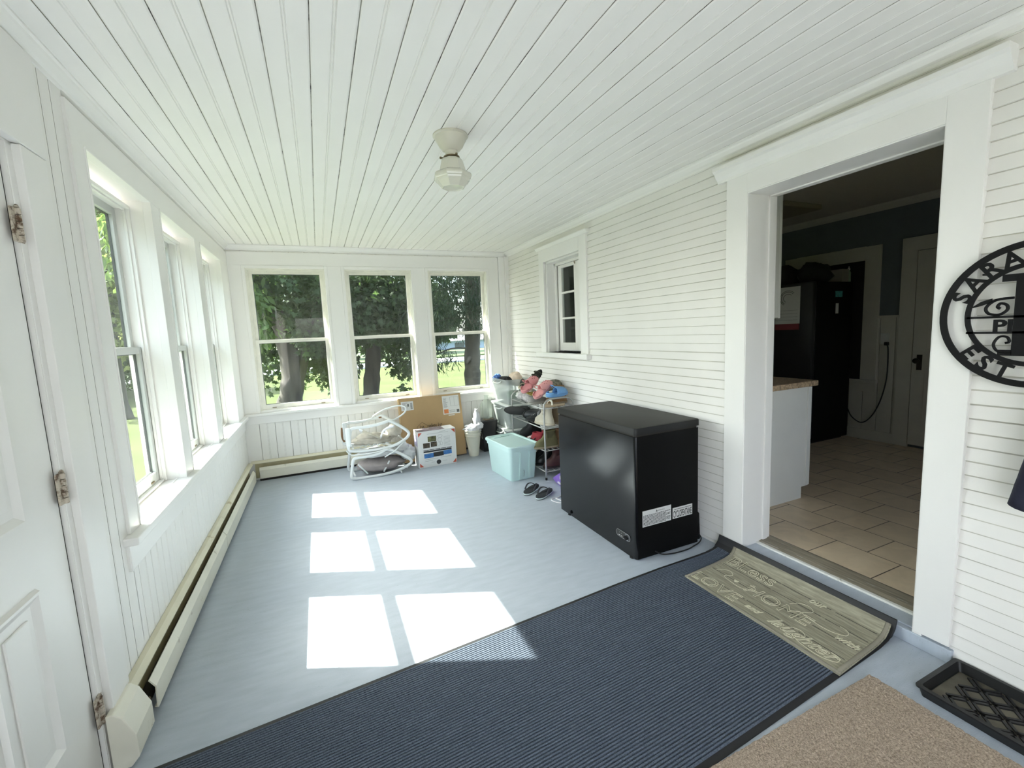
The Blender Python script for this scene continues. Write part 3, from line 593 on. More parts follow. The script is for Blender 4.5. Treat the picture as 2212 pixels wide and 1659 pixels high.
# stickers (on the side facing the doorway)
PAPER = mat('sticker_paper', (.62,.62,.61), .5); INK = mat('black_ink', (.012,.012,.012), .6)
ys = fy0-.0008
bm = NB(); box(bm, 2.527, 2.755, ys, ys+.0006, .210, .313); st_ = P(fz, bm, PAPER, 'warning_sticker')
bm = NB(); rs = random.Random(3)
for k in range(9):
    z = .281-.0078*k; x = 2.532
    while x < 2.745-(.04 if k in (1,4,8) else .0):
        w = rs.uniform(.006,.018); box(bm, x, min(x+w,2.748), ys-.0004, ys, z-.0018, z+.0018); x += w+.003
prism(bm, [(2.632,.291),(2.646,.291),(2.639,.305)], 'y', ys-.0004, ys); text_into(bm, 'WARNING', .011, frame_mat((2.649,ys-.0002,.293),(1,0,0),(0,0,1)), depth=.0001); ob_(st_, bm, INK, 'sticker_print')
bm = NB(); box(bm, 2.768, 2.934, ys, ys+.0006, .213, .285); st_ = P(fz, bm, PAPER, 'gas_sticker')
bm = NB(); text_into(bm, 'CYCLOPENTANE', .062, frame_mat((2.773,ys-.0002,.220),(1,0,0),(0,0,1)), depth=.0001, sx=.325, bold=.0012)
lathe(bm, [(.0001,0),(.008,.0002),(.0001,.0004)], 12, (2.785,ys-.0001,.274)); box(bm, 2.797, 2.925, ys-.0004, ys, .2715, .2745); ob_(st_, bm, INK, 'sticker_print')
fc = thing('freezer_cord', 'thin black cord coiled on the floor along the side of the freezer', 'cord', (2.8,1.985,.006))
bm = NB(); tube(bm, smooth_path([(2.62,2.006,.035),(2.66,1.995,.012),(2.70,1.985,.006),(2.77,1.972,.006),(2.86,1.972,.006),(2.92,1.985,.006),(2.985,2.0,.01),(3.02,2.02,.03),(3.04,2.1,.06)]), .004, 6); P(fc, bm, MATS['black_rubber'], 'cable', smooth=True)

# ================================================================== MATS
def rug_mat():
    return [mat('navy_ribbed_pile', (.105,.125,.16), .95, spec=.1, var=.4, vscale=260, bump=.6, bscale=420), mat('navy_backing', (.012,.015,.025), .95, spec=.05)]
bm = NB()
# path along x (flat, then curling up against the step), section along y with ribs
path = [(-.02+.32*k, .0, 1) for k in range(9)]+[(2.86,.0,1),(2.93,.002,1),(2.99,.010,1),(3.018,.022,1)]
pathb = path+[(3.043,.05,1),(3.052,.078,1)]
yA = lambda x: .871+.0587*(x-1.845)         # near edge
yB = lambda x: 1.703+.081*(x-.131) if x < 2.4 else 1.887+.02*(x-2.4)
NR = 78; brd = .022
for (xa, za, _), (xb, zb, _) in zip(path, path[1:]):
    def row(x, z):
        y0, y1 = yA(x)+brd, yB(x)-brd; o = []
        for k in range(NR*6+1):
            t = (k//6+(0,.07,.22,.5,.78,.93)[k%6])/NR; h = .003+(0,.0,.0068,.0085,.0068,.0)[k%6]
            n = Vector((0,0,1)) if x < 3.0 else Vector((-.8,0,.6))
            o.append(Vector((x, y0+(y1-y0)*t, z))+n*h)
        return [bm.verts.new(p) for p in o]
    A, B = row(xa, za), row(xb, zb)
    for k, (a, b, c, d) in enumerate(zip(A, A[1:], B[1:], B)): face(bm, (a, b, c, d), 1 if k % 6 in (0,5) else 0)
rg = thing('runner_mat', 'dark navy ribbed runner mat with black rubber edge, lying across the floor to the step', 'mat', (1.5,1.3,0))
P(rg, bm, rug_mat(), 'ribbed_pile')
bm = NB()
for s in (0, 1):
    ring = []
    for x, z, _ in pathb:
        y0 = yA(x) if s == 0 else yB(x)-brd; y1 = y0+brd+.002
        if s == 1: y0 -= .002; y1 = yB(x)
        ring.append([(x,y0,z+.0005),(x,y1,z+.0005),(x,y1,z+(.003 if s else .006)),(x,y0,z+(.006 if s else .003))])
    loft(bm, ring)
prism(bm, [(3.008,.016),(3.022,.018),(3.046,.046),(3.056,.078),(3.057,.09),(3.05,.09),(3.044,.07),(3.034,.05),(3.012,.029)], 'y', yA(3.03), yB(3.03))
P(rg, bm, mat('black_rubber_edge', (.018,.018,.02), .55, bump=.1), 'rubber_border')

def wood_mat():
    m = mat('printed_grey_wood', (.30,.28,.21), .85, spec=.15, var=.3, vscale=9, stretch=(14,1.2,1), dirt=(.17,.155,.11), dscale=6, dth=.6, bump=.2, bscale=200)
    return m
dm = thing('doormat', 'grey wood-print doormat with cream lettering lying on the navy runner by the step', 'doormat', (2.85,1.35,.01))
gp = [(2.597,.0125),(2.70,.0125),(2.80,.0125),(2.88,.0125),(2.94,.015),(2.985,.023),(3.012,.040),(3.032,.066)]
y0, y1 = .914, 1.738
sk = lambda x: .085*(x-2.597)
def gz(x):
    for (a, za), (b, zb) in zip(gp, gp[1:]):
        if x <= b: return za+(zb-za)*(x-a)/(b-a)
    return gp[-1][1]
bm = NB(); loft(bm, [[(x,y0+sk(x),z-.003),(x,y1+sk(x),z-.003),(x,y1+sk(x),z+.004),(x,y0+sk(x),z+.004)] for x, z in gp]); P(dm, bm, wood_mat(), 'mat_body')
bm = NB()
for ye in (y0+.012, y1-.012): tube(bm, [(x, ye+sk(x), gz(x)+.004) for x, z in gp], .009, 8, r2=.004)
tube(bm, [(2.607, y0, .0165), (2.607, y1, .0165)], .008, 8, r2=.004)
P(dm, bm, mat('grey_binding', (.25,.23,.18), .9, bump=.3), 'binding', smooth=True)
bm = NB()
for xx in (2.70, 2.80, 2.895, 2.975):
    zz = gz(xx)+.0042
    for a, b in ((y0+.03+sk(xx), 1.15),(1.17,1.42),(1.43,y1-.03+sk(xx))): box(bm, xx-.0015, xx+.0015, a, b, zz-.0005, zz+.0004)
P(dm, bm, mat('plank_line', (.035,.032,.025), .9), 'plank_lines')
LET = mat('cream_lettering', (.62,.59,.44), .85)
bm = NB()
def mtext(s, size, x, y, **k):
    ex = Vector((0,-1,0)); a = Vector((x,0,gz(x))); b = Vector((x+size*.7,0,gz(x+size*.7))); ey = b-a
    text_into(bm, s, size, frame_mat((x,y,gz(x)+.0048), ex, ey), outline=.0017, **k)
mtext('BLess', .115, 2.915, 1.735, sx=1.12); mtext('our', .05, 2.955, 1.27, shear=.3); mtext('HOME', .115, 2.765, 1.50, sx=1.05); mtext('with', .055, 2.80, 1.06, shear=.3)
mtext('LOVE', .115, 2.63, 1.735, sx=1.05); mtext('and', .05, 2.65, 1.395, shear=.4); mtext('laughter', .09, 2.645, 1.27, shear=.45, sx=1.0)
def swirl(c, s, fl=1):
    pts = [(c[0]+s*dx, c[1]-fl*s*dy) for dx, dy in ((.0,.0),(.35,.15),(.5,.5),(.25,.8),(-.1,.6),(-.25,1.0),(-.3,1.7),(-.05,2.2),(.25,2.1),(.3,1.8))]
    tube(bm, smooth_path([(a, b, gz(a)+.0052) for a, b in pts]), .0014, 5)
swirl((2.80,1.70), .11); swirl((2.86,1.30), .12); swirl((2.66,1.20), .11, 1)
prism(bm, [(2.80+.013*t, 1.565+.013*u) for t, u in ((-1,0),(0,1),(.7,.9),(.6,.1),(.5,0),(.6,-.1),(.7,-.9),(0,-1))], 'z', gz(2.8)+.004, gz(2.8)+.006)
P(dm, bm, LET, 'lettering')

# beige carpet remnant
def carpet():
    bm = NB(); rs = random.Random(5); nx, ny = 150, 150; X0, X1, Y0, Y1 = 1.52, 2.716, -.33, .872
    V = []
    for i in range(nx+1):
        r = []
        for j in range(ny+1):
            x = X0+(X1-X0)*i/nx; y = Y0+(Y1-Y0)*j/ny
            e = i in (0,nx) or j in (0,ny)
            z = .001 if e else .013+rs.uniform(-.0018,.0018)+.002*noise.noise(Vector((x*9,y*9,0)))
            if not e: x += rs.uniform(-.002,.002); y += rs.uniform(-.002,.002)
            else: x += .004*noise.noise(Vector((x*30,y*30,3))); y += .004*noise.noise(Vector((x*30,y*30,9)))
            if i == nx and j > ny-5: x -= .004*(5-(ny-j))
            r.append(bm.verts.new((x, y, z)))
        V.append(r)
    for i in range(nx):
        for j in range(ny): face(bm, (V[i][j], V[i+1][j], V[i+1][j+1], V[i][j+1]))
    m = mat('beige_cut_pile', (.40,.32,.25), 1., spec=.05, var=.45, vscale=210, bump=.9, bscale=420, dirt=(.62,.55,.5), dscale=5, dth=.74)
    return ob('carpet_remnant', bm, m)
tag(carpet(), 'beige shaggy carpet remnant lying beside the runner mat and boot tray', 'rug')

# boot tray
bt = thing('boot_tray', 'black rubber boot tray with raised lattice pattern under the clapboard wall', 'tray', (2.9,.4,0))
TR = mat('black_tray_rubber', (.012,.012,.012), .4, spec=.4, dirt=(.5,.5,.48), dscale=9, dth=.78)
tx0, tx1, ty0, ty1 = 2.765, 3.062, -.05, .742
bm = NB(); ccx, ccy = (tx0+tx1)/2, (ty0+ty1)/2; hx, hy = (tx1-tx0)/2, (ty1-ty0)/2
loft(bm, [rrect(ccx,ccy,hx-.012,hy-.012,.001,.012), rrect(ccx,ccy,hx-.003,hy-.003,.036,.014), rrect(ccx,ccy,hx+.004,hy+.004,.037,.016), rrect(ccx,ccy,hx+.004,hy+.004,.043,.016), rrect(ccx,ccy,hx-.012,hy-.012,.044,.012), rrect(ccx,ccy,hx-.020,hy-.020,.008,.012)])
P(bt, bm, TR, 'tray_body', smooth=True, auto=40)
bm = NB(); s = .066; DR = mat('dusty_tray_floor', (.11,.10,.075), .9, var=.4, vscale=10)
box(bm, tx0+.024, tx1-.024, ty0+.024, ty1-.024, .0078, .0088); P(bt, bm, DR, 'tray_floor')
bm = NB()
for i in range(17):
    for j in range(5):
        x = tx0+.056+j*.046; y = ty0+.065+i*.046
        if y > ty1-.05: continue
        for d_ in (-.0075, .0075):
            q = Matrix.Translation((x, y, .009)) @ Matrix.Rotation(R(45 if (i+j)%2 else -45),4,'Z'); box(bm, d_-.0045, d_+.0045, -.029, .029, 0, .006, 0, q)
P(bt, bm, TR, 'lattice_pattern')

# ================================================================== WALL SIGN
sg = thing('wall_sign', 'round black metal monogram sign hanging beside the doorway, cut off by the frame', 'sign', (W-.045,.604,1.43))
SY, SZ = .604, 1.43
bm = NB()
def ringm(r0, r1, n=72):
    A = []
    for k in range(n):
        a = 2*math.pi*k/n; c, s = math.cos(a), math.sin(a)
        A.append([(-.0025,r0*c,r0*s),(-.0025,r1*c,r1*s),(.0025,r1*c,r1*s),(.0025,r0*c,r0*s)])
    A.append(A[0]); loft(bm, A, cap0=False, cap1=False)
ringm(.234,.256); ringm(.166,.182)
def arc_text(s, size, rad, a0, step, inward=False):
    for ch, a in zip(s, [a0+step*k for k in range(len(s))]):
        # local x of the sign runs along -y when seen from the porch
        th = R(a); rx, rz = math.cos(th), math.sin(th)         # direction in (right, up)
        up = Vector((0,-rx,rz)); rt = Vector((0,-rz,-rx))
        if inward: up, rt = -up, -rt
        o = Vector((-.001,-rad*rx,rad*rz))
        text_into(bm, ch, size, frame_mat(o, rt, up), depth=.002, align='CENTER', bold=.0022)
arc_text('SARA', .076, .180, 160, -17); arc_text('EST', .076, .236, 220, 15.5, True)
for z, y1 in ((-.006,-.1),(-.062,-.1)): box(bm, -.0025, .0025, y1, .175, z-.004, z+.004)
def seg(y0, y1, z0, z1): box(bm, -.0025, .0025, y0, y1, z0, z1)
seg(-.055, .052, -.145, .143); seg(.05, .088, .118, .143); seg(.05, .086, -.145, -.124); seg(-.09,-.05,.118,.143); seg(-.09,-.05,-.145,-.124)
text_into(bm, 'PI', .06, frame_mat((-.001,.105,-.058),(0,-1,0),(0,0,1)), depth=.002, sx=1.2, bold=.002)
sw = [(.055,.06),(.10,.055),(.125,.03),(.118,.008),(.09,.002),(.07,.018),(.072,.036),(.088,.042),(.095,.03),(.088,.024)]
tube(bm, smooth_path([(0,a,b) for a, b in sw]), .005, 6)
loft(bm, [[(0,.17,.028),(0.001,.17,.028),(.001,.17,.029)],[(-.002,.14,.036),(.002,.14,.036),(0,.14,.052)],[(-.002,.11,.048),(.002,.11,.048),(0,.11,.062)]])
sw = [(.052,-.135),(.085,-.13),(.098,-.105),(.085,-.078),(.065,-.078),(.058,-.095),(.068,-.1)]
tube(bm, smooth_path([(0,a,b) for a, b in sw]), .0045, 6)
ob('sign_plate', bm, BLACKM, sg)
for y in (.14, -.14):
    bm = NB(); tube(bm, [(.003,y,.15),(.034,y,.15)], .004, 6); ob('standoff', bm, BLACKM, sg)

# jacket on a hook near the right edge
jk = thing('hanging_jacket', 'dark navy jacket hanging on the clapboard wall at the right edge of the photo', 'jacket', (W-.06,.25,1.15))
NAVY = mat('navy_cloth', (.012,.013,.03), .9, bump=.3, bscale=90)
bm = NB(); rings = []
for k in range(12):
    t = k/11; z = 1.28-.54*t; hw = .14+.16*t+.01*math.sin(k*1.3); yc = .25
    rings.append([(W-.018-(.075+.02*math.sin(k*.9))*(.5+.5*math.cos(a))-.004*math.sin(5*a), yc+hw*math.sin(a)*(1+.03*math.sin(3*a+k*.5)), z-.02*math.cos(2*a)*t) for a in [2*math.pi*i/28 for i in range(28)]])
loft(bm, rings); P(jk, bm, NAVY, 'jacket_body', smooth=True)
bm = NB(); tube(bm, smooth_path([(W-.07,.40,1.22),(W-.085,.49,1.12),(W-.085,.53,.98),(W-.085,.555,.86),(W-.085,.575,.755)]), [.05,.052,.052,.05,.05,.05,.048,.047,.046,.046,.045,.045,.044,.044,.043,.043,.043], 14); P(jk, bm, NAVY, 'sleeve', smooth=True)
bm = NB(); tube(bm, [(W-.005,.25,1.28),(W-.05,.25,1.28),(W-.065,.25,1.31)], .006, 8); tag(ob('coat_hook', bm, BLACKM, smooth=True), 'small black hook behind the hanging jacket', 'hook')
# ================================================================== STORAGE TOTES
AQ = mat('aqua_plastic', (.53,.70,.68), .4, spec=.4, var=.02); 
def tote_at(c, rz): return Matrix.Translation(c) @ Matrix.Rotation(R(rz),4,'Z')
tt = thing('storage_tote', 'pale aqua plastic storage tote with lid, on the floor in front of the shoe rack', 'tote', (2.512,4.0,0), R(4.5))
def rings(lst): return [rrect(0,0,hx,hy,z,r,5) for hx,hy,z,r in lst]
bm = NB(); loft(bm, rings([(.128,.228,.004,.03),(.134,.234,.0,.03),(.136,.236,.004,.03),(.156,.262,.29,.035),(.158,.264,.295,.036),(.163,.270,.297,.036),(.164,.272,.332,.036),(.155,.262,.333,.034)])); ob('tote_body', bm, AQ, tt, True, auto=40)
for x0 in (-.045, .06):
    bm = NB(); loft(bm, [[(x0-.013,-.230,.008),(x0+.013,-.230,.008),(x0+.010,-.245,.008),(x0-.010,-.245,.008)],[(x0-.006,-.256,.285),(x0+.006,-.256,.285),(x0+.004,-.272,.285),(x0-.004,-.272,.285)]]); ob('rib', bm, AQ, tt)
bm = NB(); loft(bm, rings([(.168,.276,.326,.036),(.174,.284,.327,.038),(.176,.286,.345,.04),(.170,.280,.356,.04),(.154,.260,.356,.036),(.146,.252,.345,.034),(.142,.246,.345,.034)])); ob('lid', bm, AQ, tt, True, auto=30)
bm = NB(); prism(bm, [(-.10,.19),(-.02,.19),(-.02,.205),(.09,.205),(.09,.235),(-.10,.235)], 'z', .345, .352); ob('lid_emboss', bm, AQ, tt, bev=.003)
bm = NB(); tube(bm, [(-.0,-.238,.03),(.004,-.243,.075),(-.002,-.246,.10)], .002, 6); ob('ink_mark', bm, mat('dark_ink', (.03,.05,.05), .6), tt)
CLR = bpy.data.materials.new('clear_plastic'); CLR.use_nodes = True; MATS['clear_plastic'] = CLR
nd = CLR.node_tree.nodes; lk = CLR.node_tree.links; b = nd['Principled BSDF']; b.inputs['Base Color'].default_value = (.66,.69,.68,1); b.inputs['Roughness'].default_value = .3
t = nd.new('ShaderNodeBsdfTransparent'); t.inputs['Color'].default_value = (.93,.95,.95,1); mx = nd.new('ShaderNodeMixShader'); mx.inputs[0].default_value = .34
lk.new(t.outputs[0], mx.inputs[1]); lk.new(b.outputs[0], mx.inputs[2]); lk.new(mx.outputs[0], nd['Material Output'].inputs['Surface'])
WPL = mat('white_plastic', (.72,.73,.70), .35)
def clear_bin(z0, h, label, lid):
    t = thing('clear_storage_bin', label, 'bin', (2.905,4.885,z0), 0, 'clear bins stacked in the corner')
    bm = NB(); loft(bm, rings([(.120,.215,.0,.03),(.150,.252,h-.02,.035),(.162,.266,h-.018,.038),(.162,.266,h,.038),(.154,.258,h,.036),(.147,.249,h-.02,.034),(.117,.212,.006,.028)])); ob('bin_body', bm, CLR, t, True, auto=40)
    for s in (-1, 1):
        bm = NB(); tube(bm, smooth_path([(s*.15,-.09,h-.03),(s*.185,-.07,h-.045),(s*.185,.07,h-.045),(s*.15,.09,h-.03)]), .007, 8); ob('handle', bm, WPL, t, True)
    if lid:
        bm = NB(); loft(bm, rings([(.164,.268,h-.004,.04),(.168,.272,h,.04),(.166,.27,h+.012,.04),(.14,.245,h+.012,.03)])); ob('lid', bm, WPL, t, True, auto=30)
    return t
clear_bin(.0, .285, 'clear storage bin at the bottom of the corner stack, on the floor', True)
clear_bin(.297, .285, 'clear storage bin in the middle of the corner stack, white lid', True)
clear_bin(.594, .30, 'open clear storage bin on top of the corner stack, heaped with clothes', False)
def cloth(name, label, c, r, col, seed, amp=.3):
    bm = NB(); loft(bm, lump(c, r, amp, 2.6, seed)); tag(ob(name, bm, mat('cloth_'+name+str(seed), col, .9, var=.2, vscale=20, bump=.3, bscale=80), smooth=True), label, 'clothing', 'clothes heaped in the clear bin')
cloth('folded_cloth', 'blue cloth poking out at the left of the open clear bin', (2.80,5.03,.885), (.045,.09,.05), (.05,.12,.33), 1)
cloth('black_cloth', 'black cloth heaped in the open clear bin', (2.84,4.86,.862), (.07,.15,.055), (.006,.006,.007), 2)
cloth('beige_cloth_bag', 'crumpled beige and pink cloth bag on the pile in the open clear bin', (2.945,4.80,.88), (.08,.14,.085), (.62,.50,.40), 5)
cloth('green_cloth', 'pale green cloth showing through the wall of the open clear bin', (2.90,4.78,.69), (.075,.08,.06), (.25,.45,.22), 7, .15)
cloth('grey_cloth', 'grey cloth lying along the floor of the open clear bin', (2.90,4.96,.66), (.09,.13,.055), (.33,.34,.35), 8, .15)

# ---- black bin with a glass jug on it
bb = thing('black_bin', 'black plastic bin behind the aqua tote, carrying a clear glass jug', 'bin', (2.625,5.03,0))
BP = mat('black_bin_plastic', (.014,.014,.015), .4)
bm = NB(); loft(bm, rings([(.082,.095,.0,.02),(.108,.118,.365,.024),(.112,.124,.366,.024),(.112,.124,.382,.024)])); ob('bin_body', bm, BP, bb, True, auto=40)
bm = NB(); loft(bm, rings([(.108,.125,.378,.024),(.108,.125,.388,.024),(.09,.105,.392,.02)])); ob('lid', bm, mat('grey_lid', (.05,.05,.05), .5), bb, True, auto=30)
bm = NB()
rs = random.Random(4)
for k in range(14): loft(bm, lump((2.625+rs.uniform(-.07,.07), 4.95+rs.uniform(-.03,.05), .398), (.018,.014,.008), .4, 3, k, 8, 6))
tag(ob('litter', bm, mat('dry_debris', (.22,.18,.13), .9, var=.4)), 'crumbs of dry debris lying on the black bin lid round the jug', 'debris', kind='stuff')
JG = bpy.data.materials.new('jug_glass'); JG.use_nodes = True; MATS['jug_glass'] = JG
nd = JG.node_tree.nodes; lk = JG.node_tree.links; nd.remove(nd['Principled BSDF'])
t = nd.new('ShaderNodeBsdfTransparent'); t.inputs['Color'].default_value = (.95,.97,.95,1); g = nd.new('ShaderNodeBsdfGlossy'); g.inputs['Roughness'].default_value = .03
lw = nd.new('ShaderNodeLayerWeight'); lw.inputs['Blend'].default_value = .25; ge = nd.new('ShaderNodeNewGeometry'); iv = nd.new('ShaderNodeMath'); iv.operation = 'SUBTRACT'; iv.inputs[0].default_value = 1; lk.new(ge.outputs['Backfacing'], iv.inputs[1])
mu = nd.new('ShaderNodeMath'); mu.operation = 'MULTIPLY'; lk.new(lw.outputs['Fresnel'], mu.inputs[0]); lk.new(iv.outputs[0], mu.inputs[1])
mx = nd.new('ShaderNodeMixShader'); lk.new(mu.outputs[0], mx.inputs[0]); lk.new(t.outputs[0], mx.inputs[1]); lk.new(g.outputs[0], mx.inputs[2])
dj = nd.new('ShaderNodeBsdfDiffuse'); dj.inputs['Color'].default_value = (.8,.82,.78,1); mj = nd.new('ShaderNodeMixShader'); mj.inputs[0].default_value = .10; lk.new(mx.outputs[0], mj.inputs[1]); lk.new(dj.outputs[0], mj.inputs[2]); lk.new(mj.outputs[0], nd['Material Output'].inputs['Surface'])
jg = thing('glass_jug', 'empty clear glass jug standing on the black bin in the corner', 'jug', (2.635,5.02,.392))
bm = NB(); lathe(bm, [(.06,.0),(.082,.006),(.086,.02),(.086,.15),(.078,.19),(.05,.225),(.028,.245),(.026,.285),(.030,.287),(.030,.297),(.024,.298),(.022,.245),(.045,.22),(.073,.186),(.081,.15),(.081,.02),(.06,.006)], 28); ob('jug_body', bm, JG, jg, True)
bm = NB(); tube(bm, smooth_path([(.028,-.02,.27),(.055,-.03,.265),(.06,-.03,.235),(.05,-.03,.215)]), .006, 8); ob('handle', bm, JG, jg, True)

# ---- white bucket with a plastic bag
bk = thing('bucket', 'tall off-white bucket stuffed with a plastic bag, between the cardboard carton and the black bin', 'bucket', (2.385,4.86,0))
OW = mat('old_white_plastic', (.66,.64,.54), .45, var=.05)
bm = NB(); lathe(bm, [(.05,.004),(.052,.0),(.056,.002),(.058,.02),(.058,.028),(.062,.03),(.088,.235),(.094,.24),(.094,.252),(.090,.258),(.092,.268),(.099,.272),(.099,.286),(.094,.29),(.096,.302),(.103,.306),(.103,.318),(.096,.32),(.09,.30),(.06,.02),(.0001,.015)], 36); ob('bucket_body', bm, OW, bk, True, auto=35)
bm = NB(); tube(bm, smooth_path([(.1,.0,.28),(.108,-.03,.24),(.10,-.055,.20),(.08,-.075,.235)]), .0025, 6); ob('wire_handle', bm, mat('grey_wire', (.3,.3,.3), .4, metal=.8), bk)
bm = NB(); loft(bm, lump((2.385,4.86,.325), (.098,.09,.055), .4, 3.2, 4, 28, 18)); loft(bm, lump((2.44,4.85,.42), (.042,.035,.13), .5, 3.0, 6, 18, 16)); loft(bm, lump((2.46,4.83,.36), (.05,.04,.05), .45, 3.0, 11, 18, 14))
tag(ob('plastic_bag', bm, mat('white_plastic_film', (.72,.72,.74), .3, spec=.5, var=.06, bump=.4, bscale=40), smooth=True), 'crumpled white plastic bag standing up out of the off-white bucket', 'bag')

# ================================================================== CARTONS
KR = mat('brown_cardboard', (.42,.285,.145), .85, var=.05, vscale=5)
cb = thing('cardboard_carton', 'tall brown cardboard carton leaning against the sill under the far windows', 'box', (1.945,4.925,0), rot=(R(-10.5),0,0))
bm = NB(); box(bm, -.368, .372, 0, .095, .018, .755); ob('carton_body', bm, KR, cb, bev=.003)
def cbM(x, z): return frame_mat((x,-.0012,z),(1,0,0),(0,0,1))
bm = NB(); box(bm, -.345, -.205, -.001, 0, .61, .715); sl_ = ob('shipping_label', bm, PAPER, cb)
bm = NB(); rs = random.Random(8)
for k in range(9): box(bm, -.24, -.216, -.0016, -.001, .625+.008*k, .625+.008*k+.005)
for k in range(7): box(bm, -.33, -.33+rs.uniform(.03,.06), -.0016, -.001, .63+.011*k, .634+.011*k)
box(bm, -.275, -.255, -.0016, -.001, .655, .685); ob('label_print', bm, mat('grey_ink', (.13,.13,.13), .6), sl_)
bm = NB(); box(bm, .14, .345, -.001, 0, .515, .735); sl_ = ob('paper_label', bm, mat('label_white', (.66,.66,.64), .6), cb)
bm = NB(); box(bm, .15, .205, -.0016, -.001, .525, .575, 1); box(bm, .305, .338, -.0016, -.001, .528, .565, 0)
for k in range(12): box(bm, .15, .15+rs.uniform(.03,.06), -.0016, -.001, .595+.01*k, .598+.01*k, 0)
for zz in (.61,.715): box(bm, .235, .335, -.0016, -.001, zz, zz+.0015, 0)
for xx in (.235,.285,.335): box(bm, xx, xx+.0015, -.0016, -.001, .61, .7165, 0)
for k in range(3): box(bm, .215, .29, -.0016, -.001, .535+.011*k, .538+.011*k, 0)
box(bm, .20, .275, -.001, 0, .495, .507, 2)
ob('label_print', bm, [MATS['grey_ink'], mat('label_orange', (.62,.2,.06), .6), PAPER], sl_)
bm = NB(); text_into(bm, 'safety 1st', .066, cbM(-.055,.384), depth=.0004, sx=.64); ob('printed_name', bm, INK, cb); bm = NB()
pts = [(-.185,.375),(-.185,.412),(-.125,.456),(-.065,.412),(-.065,.375)]; tube(bm, [(x,-.001,z) for x, z in pts], .0045, 4, r2=.0012); text_into(bm, '1st', .05, cbM(-.165,.388), depth=.0004)
ob('printed_emblem', bm, INK, cb)
bm = NB(); box(bm, -.362, .366, .001, .094, .7551, .7556); ob('top_tape', bm, mat('tape_brown', (.36,.25,.13), .4), cb)

wb = thing('retail_carton', 'white printed retail carton with red corners standing in front of the brown cardboard carton', 'box', (1.906,4.68,0), R(1.5))
bw, bh_ = .216, .408
bm = NB(); box(bm, -bw, bw, 0, .19, 0, bh_); ob('carton_body', bm, mat('white_carton', (.68,.68,.67), .5), wb, bev=.002)
for sx in (-1,1):
    for zc, sz in ((.012,1),(bh_-.012,-1)):
        bm = NB(); prism(bm, [(sx*(bw-.008),zc),(sx*(bw-.05),zc),(sx*(bw-.008),zc+sz*.045)], 'y', -.0008, 0); ob('corner_print', bm, mat('print_red', (.50,.09,.05), .5), wb)
def photo(x0, x1, z0, z1, m):
    bm = NB(); box(bm, x0, x1, -.0008, 0, z0, z1); return ob('photo_print', bm, m, wb)
GP = mat('photo_green', (.10,.10,.04), .5, var=.9, vscale=30, dirt=(.4,.35,.2), dscale=25, dth=.58); DP = mat('photo_dark', (.05,.035,.02), .5, var=.9, vscale=30, dirt=(.38,.3,.12), dscale=22, dth=.56)
photo(-.105,-.01,.285,.345,GP); photo(-.16,-.085,.22,.275,DP); photo(-.075,-.005,.225,.28,DP)
for q_ in ((-.155,-.05,-.0008,0,.105,.155),(.065,.16,-.0008,0,.118,.165)):
    bm = NB(); box(bm, *q_); ob('blue_print', bm, mat('print_blue', (.04,.16,.42), .5, var=.4, vscale=25), wb)
bm = NB(); box(bm, -.05,.065,-.0008,0,.110,.16); box(bm, -.16,.16,-.0008,0,.168,.186); lathe(bm, [(.0001,0),(.026,.0004),(.0001,.0008)], 20); 
for v in bm.verts:
    if abs(v.co.y) < .03 and v.co.z < .001 and abs(v.co.x) < .03: v.co = Vector((v.co.x+.005, -v.co.z*.9, v.co.y+.045))
for k in range(5): box(bm, -.16+.066*k, -.10+.066*k, -.0008, 0, .191, .198)
lathe(bm, [(.0001,0),(.0001,.0001)], 4, (0,.001,.05))
ob('black_print', bm, mat('print_black', (.02,.02,.022), .5), wb)
bm = NB()
for k in range(8):
    box(bm, .075, .15, -.0008, 0, .222+.014*k, .2245+.014*k)
ob('text_print', bm, mat('print_grey', (.3,.3,.3), .6), wb); bm = NB()
for (xx, zz, a, b) in ((.035,.335,.026,.017),(.03,.295,.022,.02),(.018,.25,.018,.019),(.045,.25,.016,.019)): tube(bm, [(xx+a*math.cos(t*.35), -.0006, zz+b*math.sin(t*.35)) for t in range(18)], .0012, 4, True)
ob('drawing_print', bm, MATS['print_grey'], wb); bm = NB()
for x0, x1, z in ((-.11,.13,.372),(-.15,-.0,.088),(.03,.15,.092),(-.15,-.06,.07),(.05,.10,.05),(-.08,-.04,.05),(.03,.10,.385)): box(bm, x0, x1, -.0008, 0, z, z+.003)
ob('caption_print', bm, mat('print_grey', (.3,.3,.3), .6), wb)
bm = NB(); box(bm, -bw+.003, bw-.12, .004, .186, bh_, bh_+.0012); ob('top_print', bm, mat('photo_mauve', (.16,.13,.16), .4, var=.8, vscale=14, dirt=(.5,.48,.4), dscale=12, dth=.55), wb)
bm = NB(); box(bm, -bw-.0008, -bw, .02, .17, .24, .36); ob('side_print', bm, mat('print_lilac', (.45,.42,.6), .5, var=.5, vscale=20), wb)

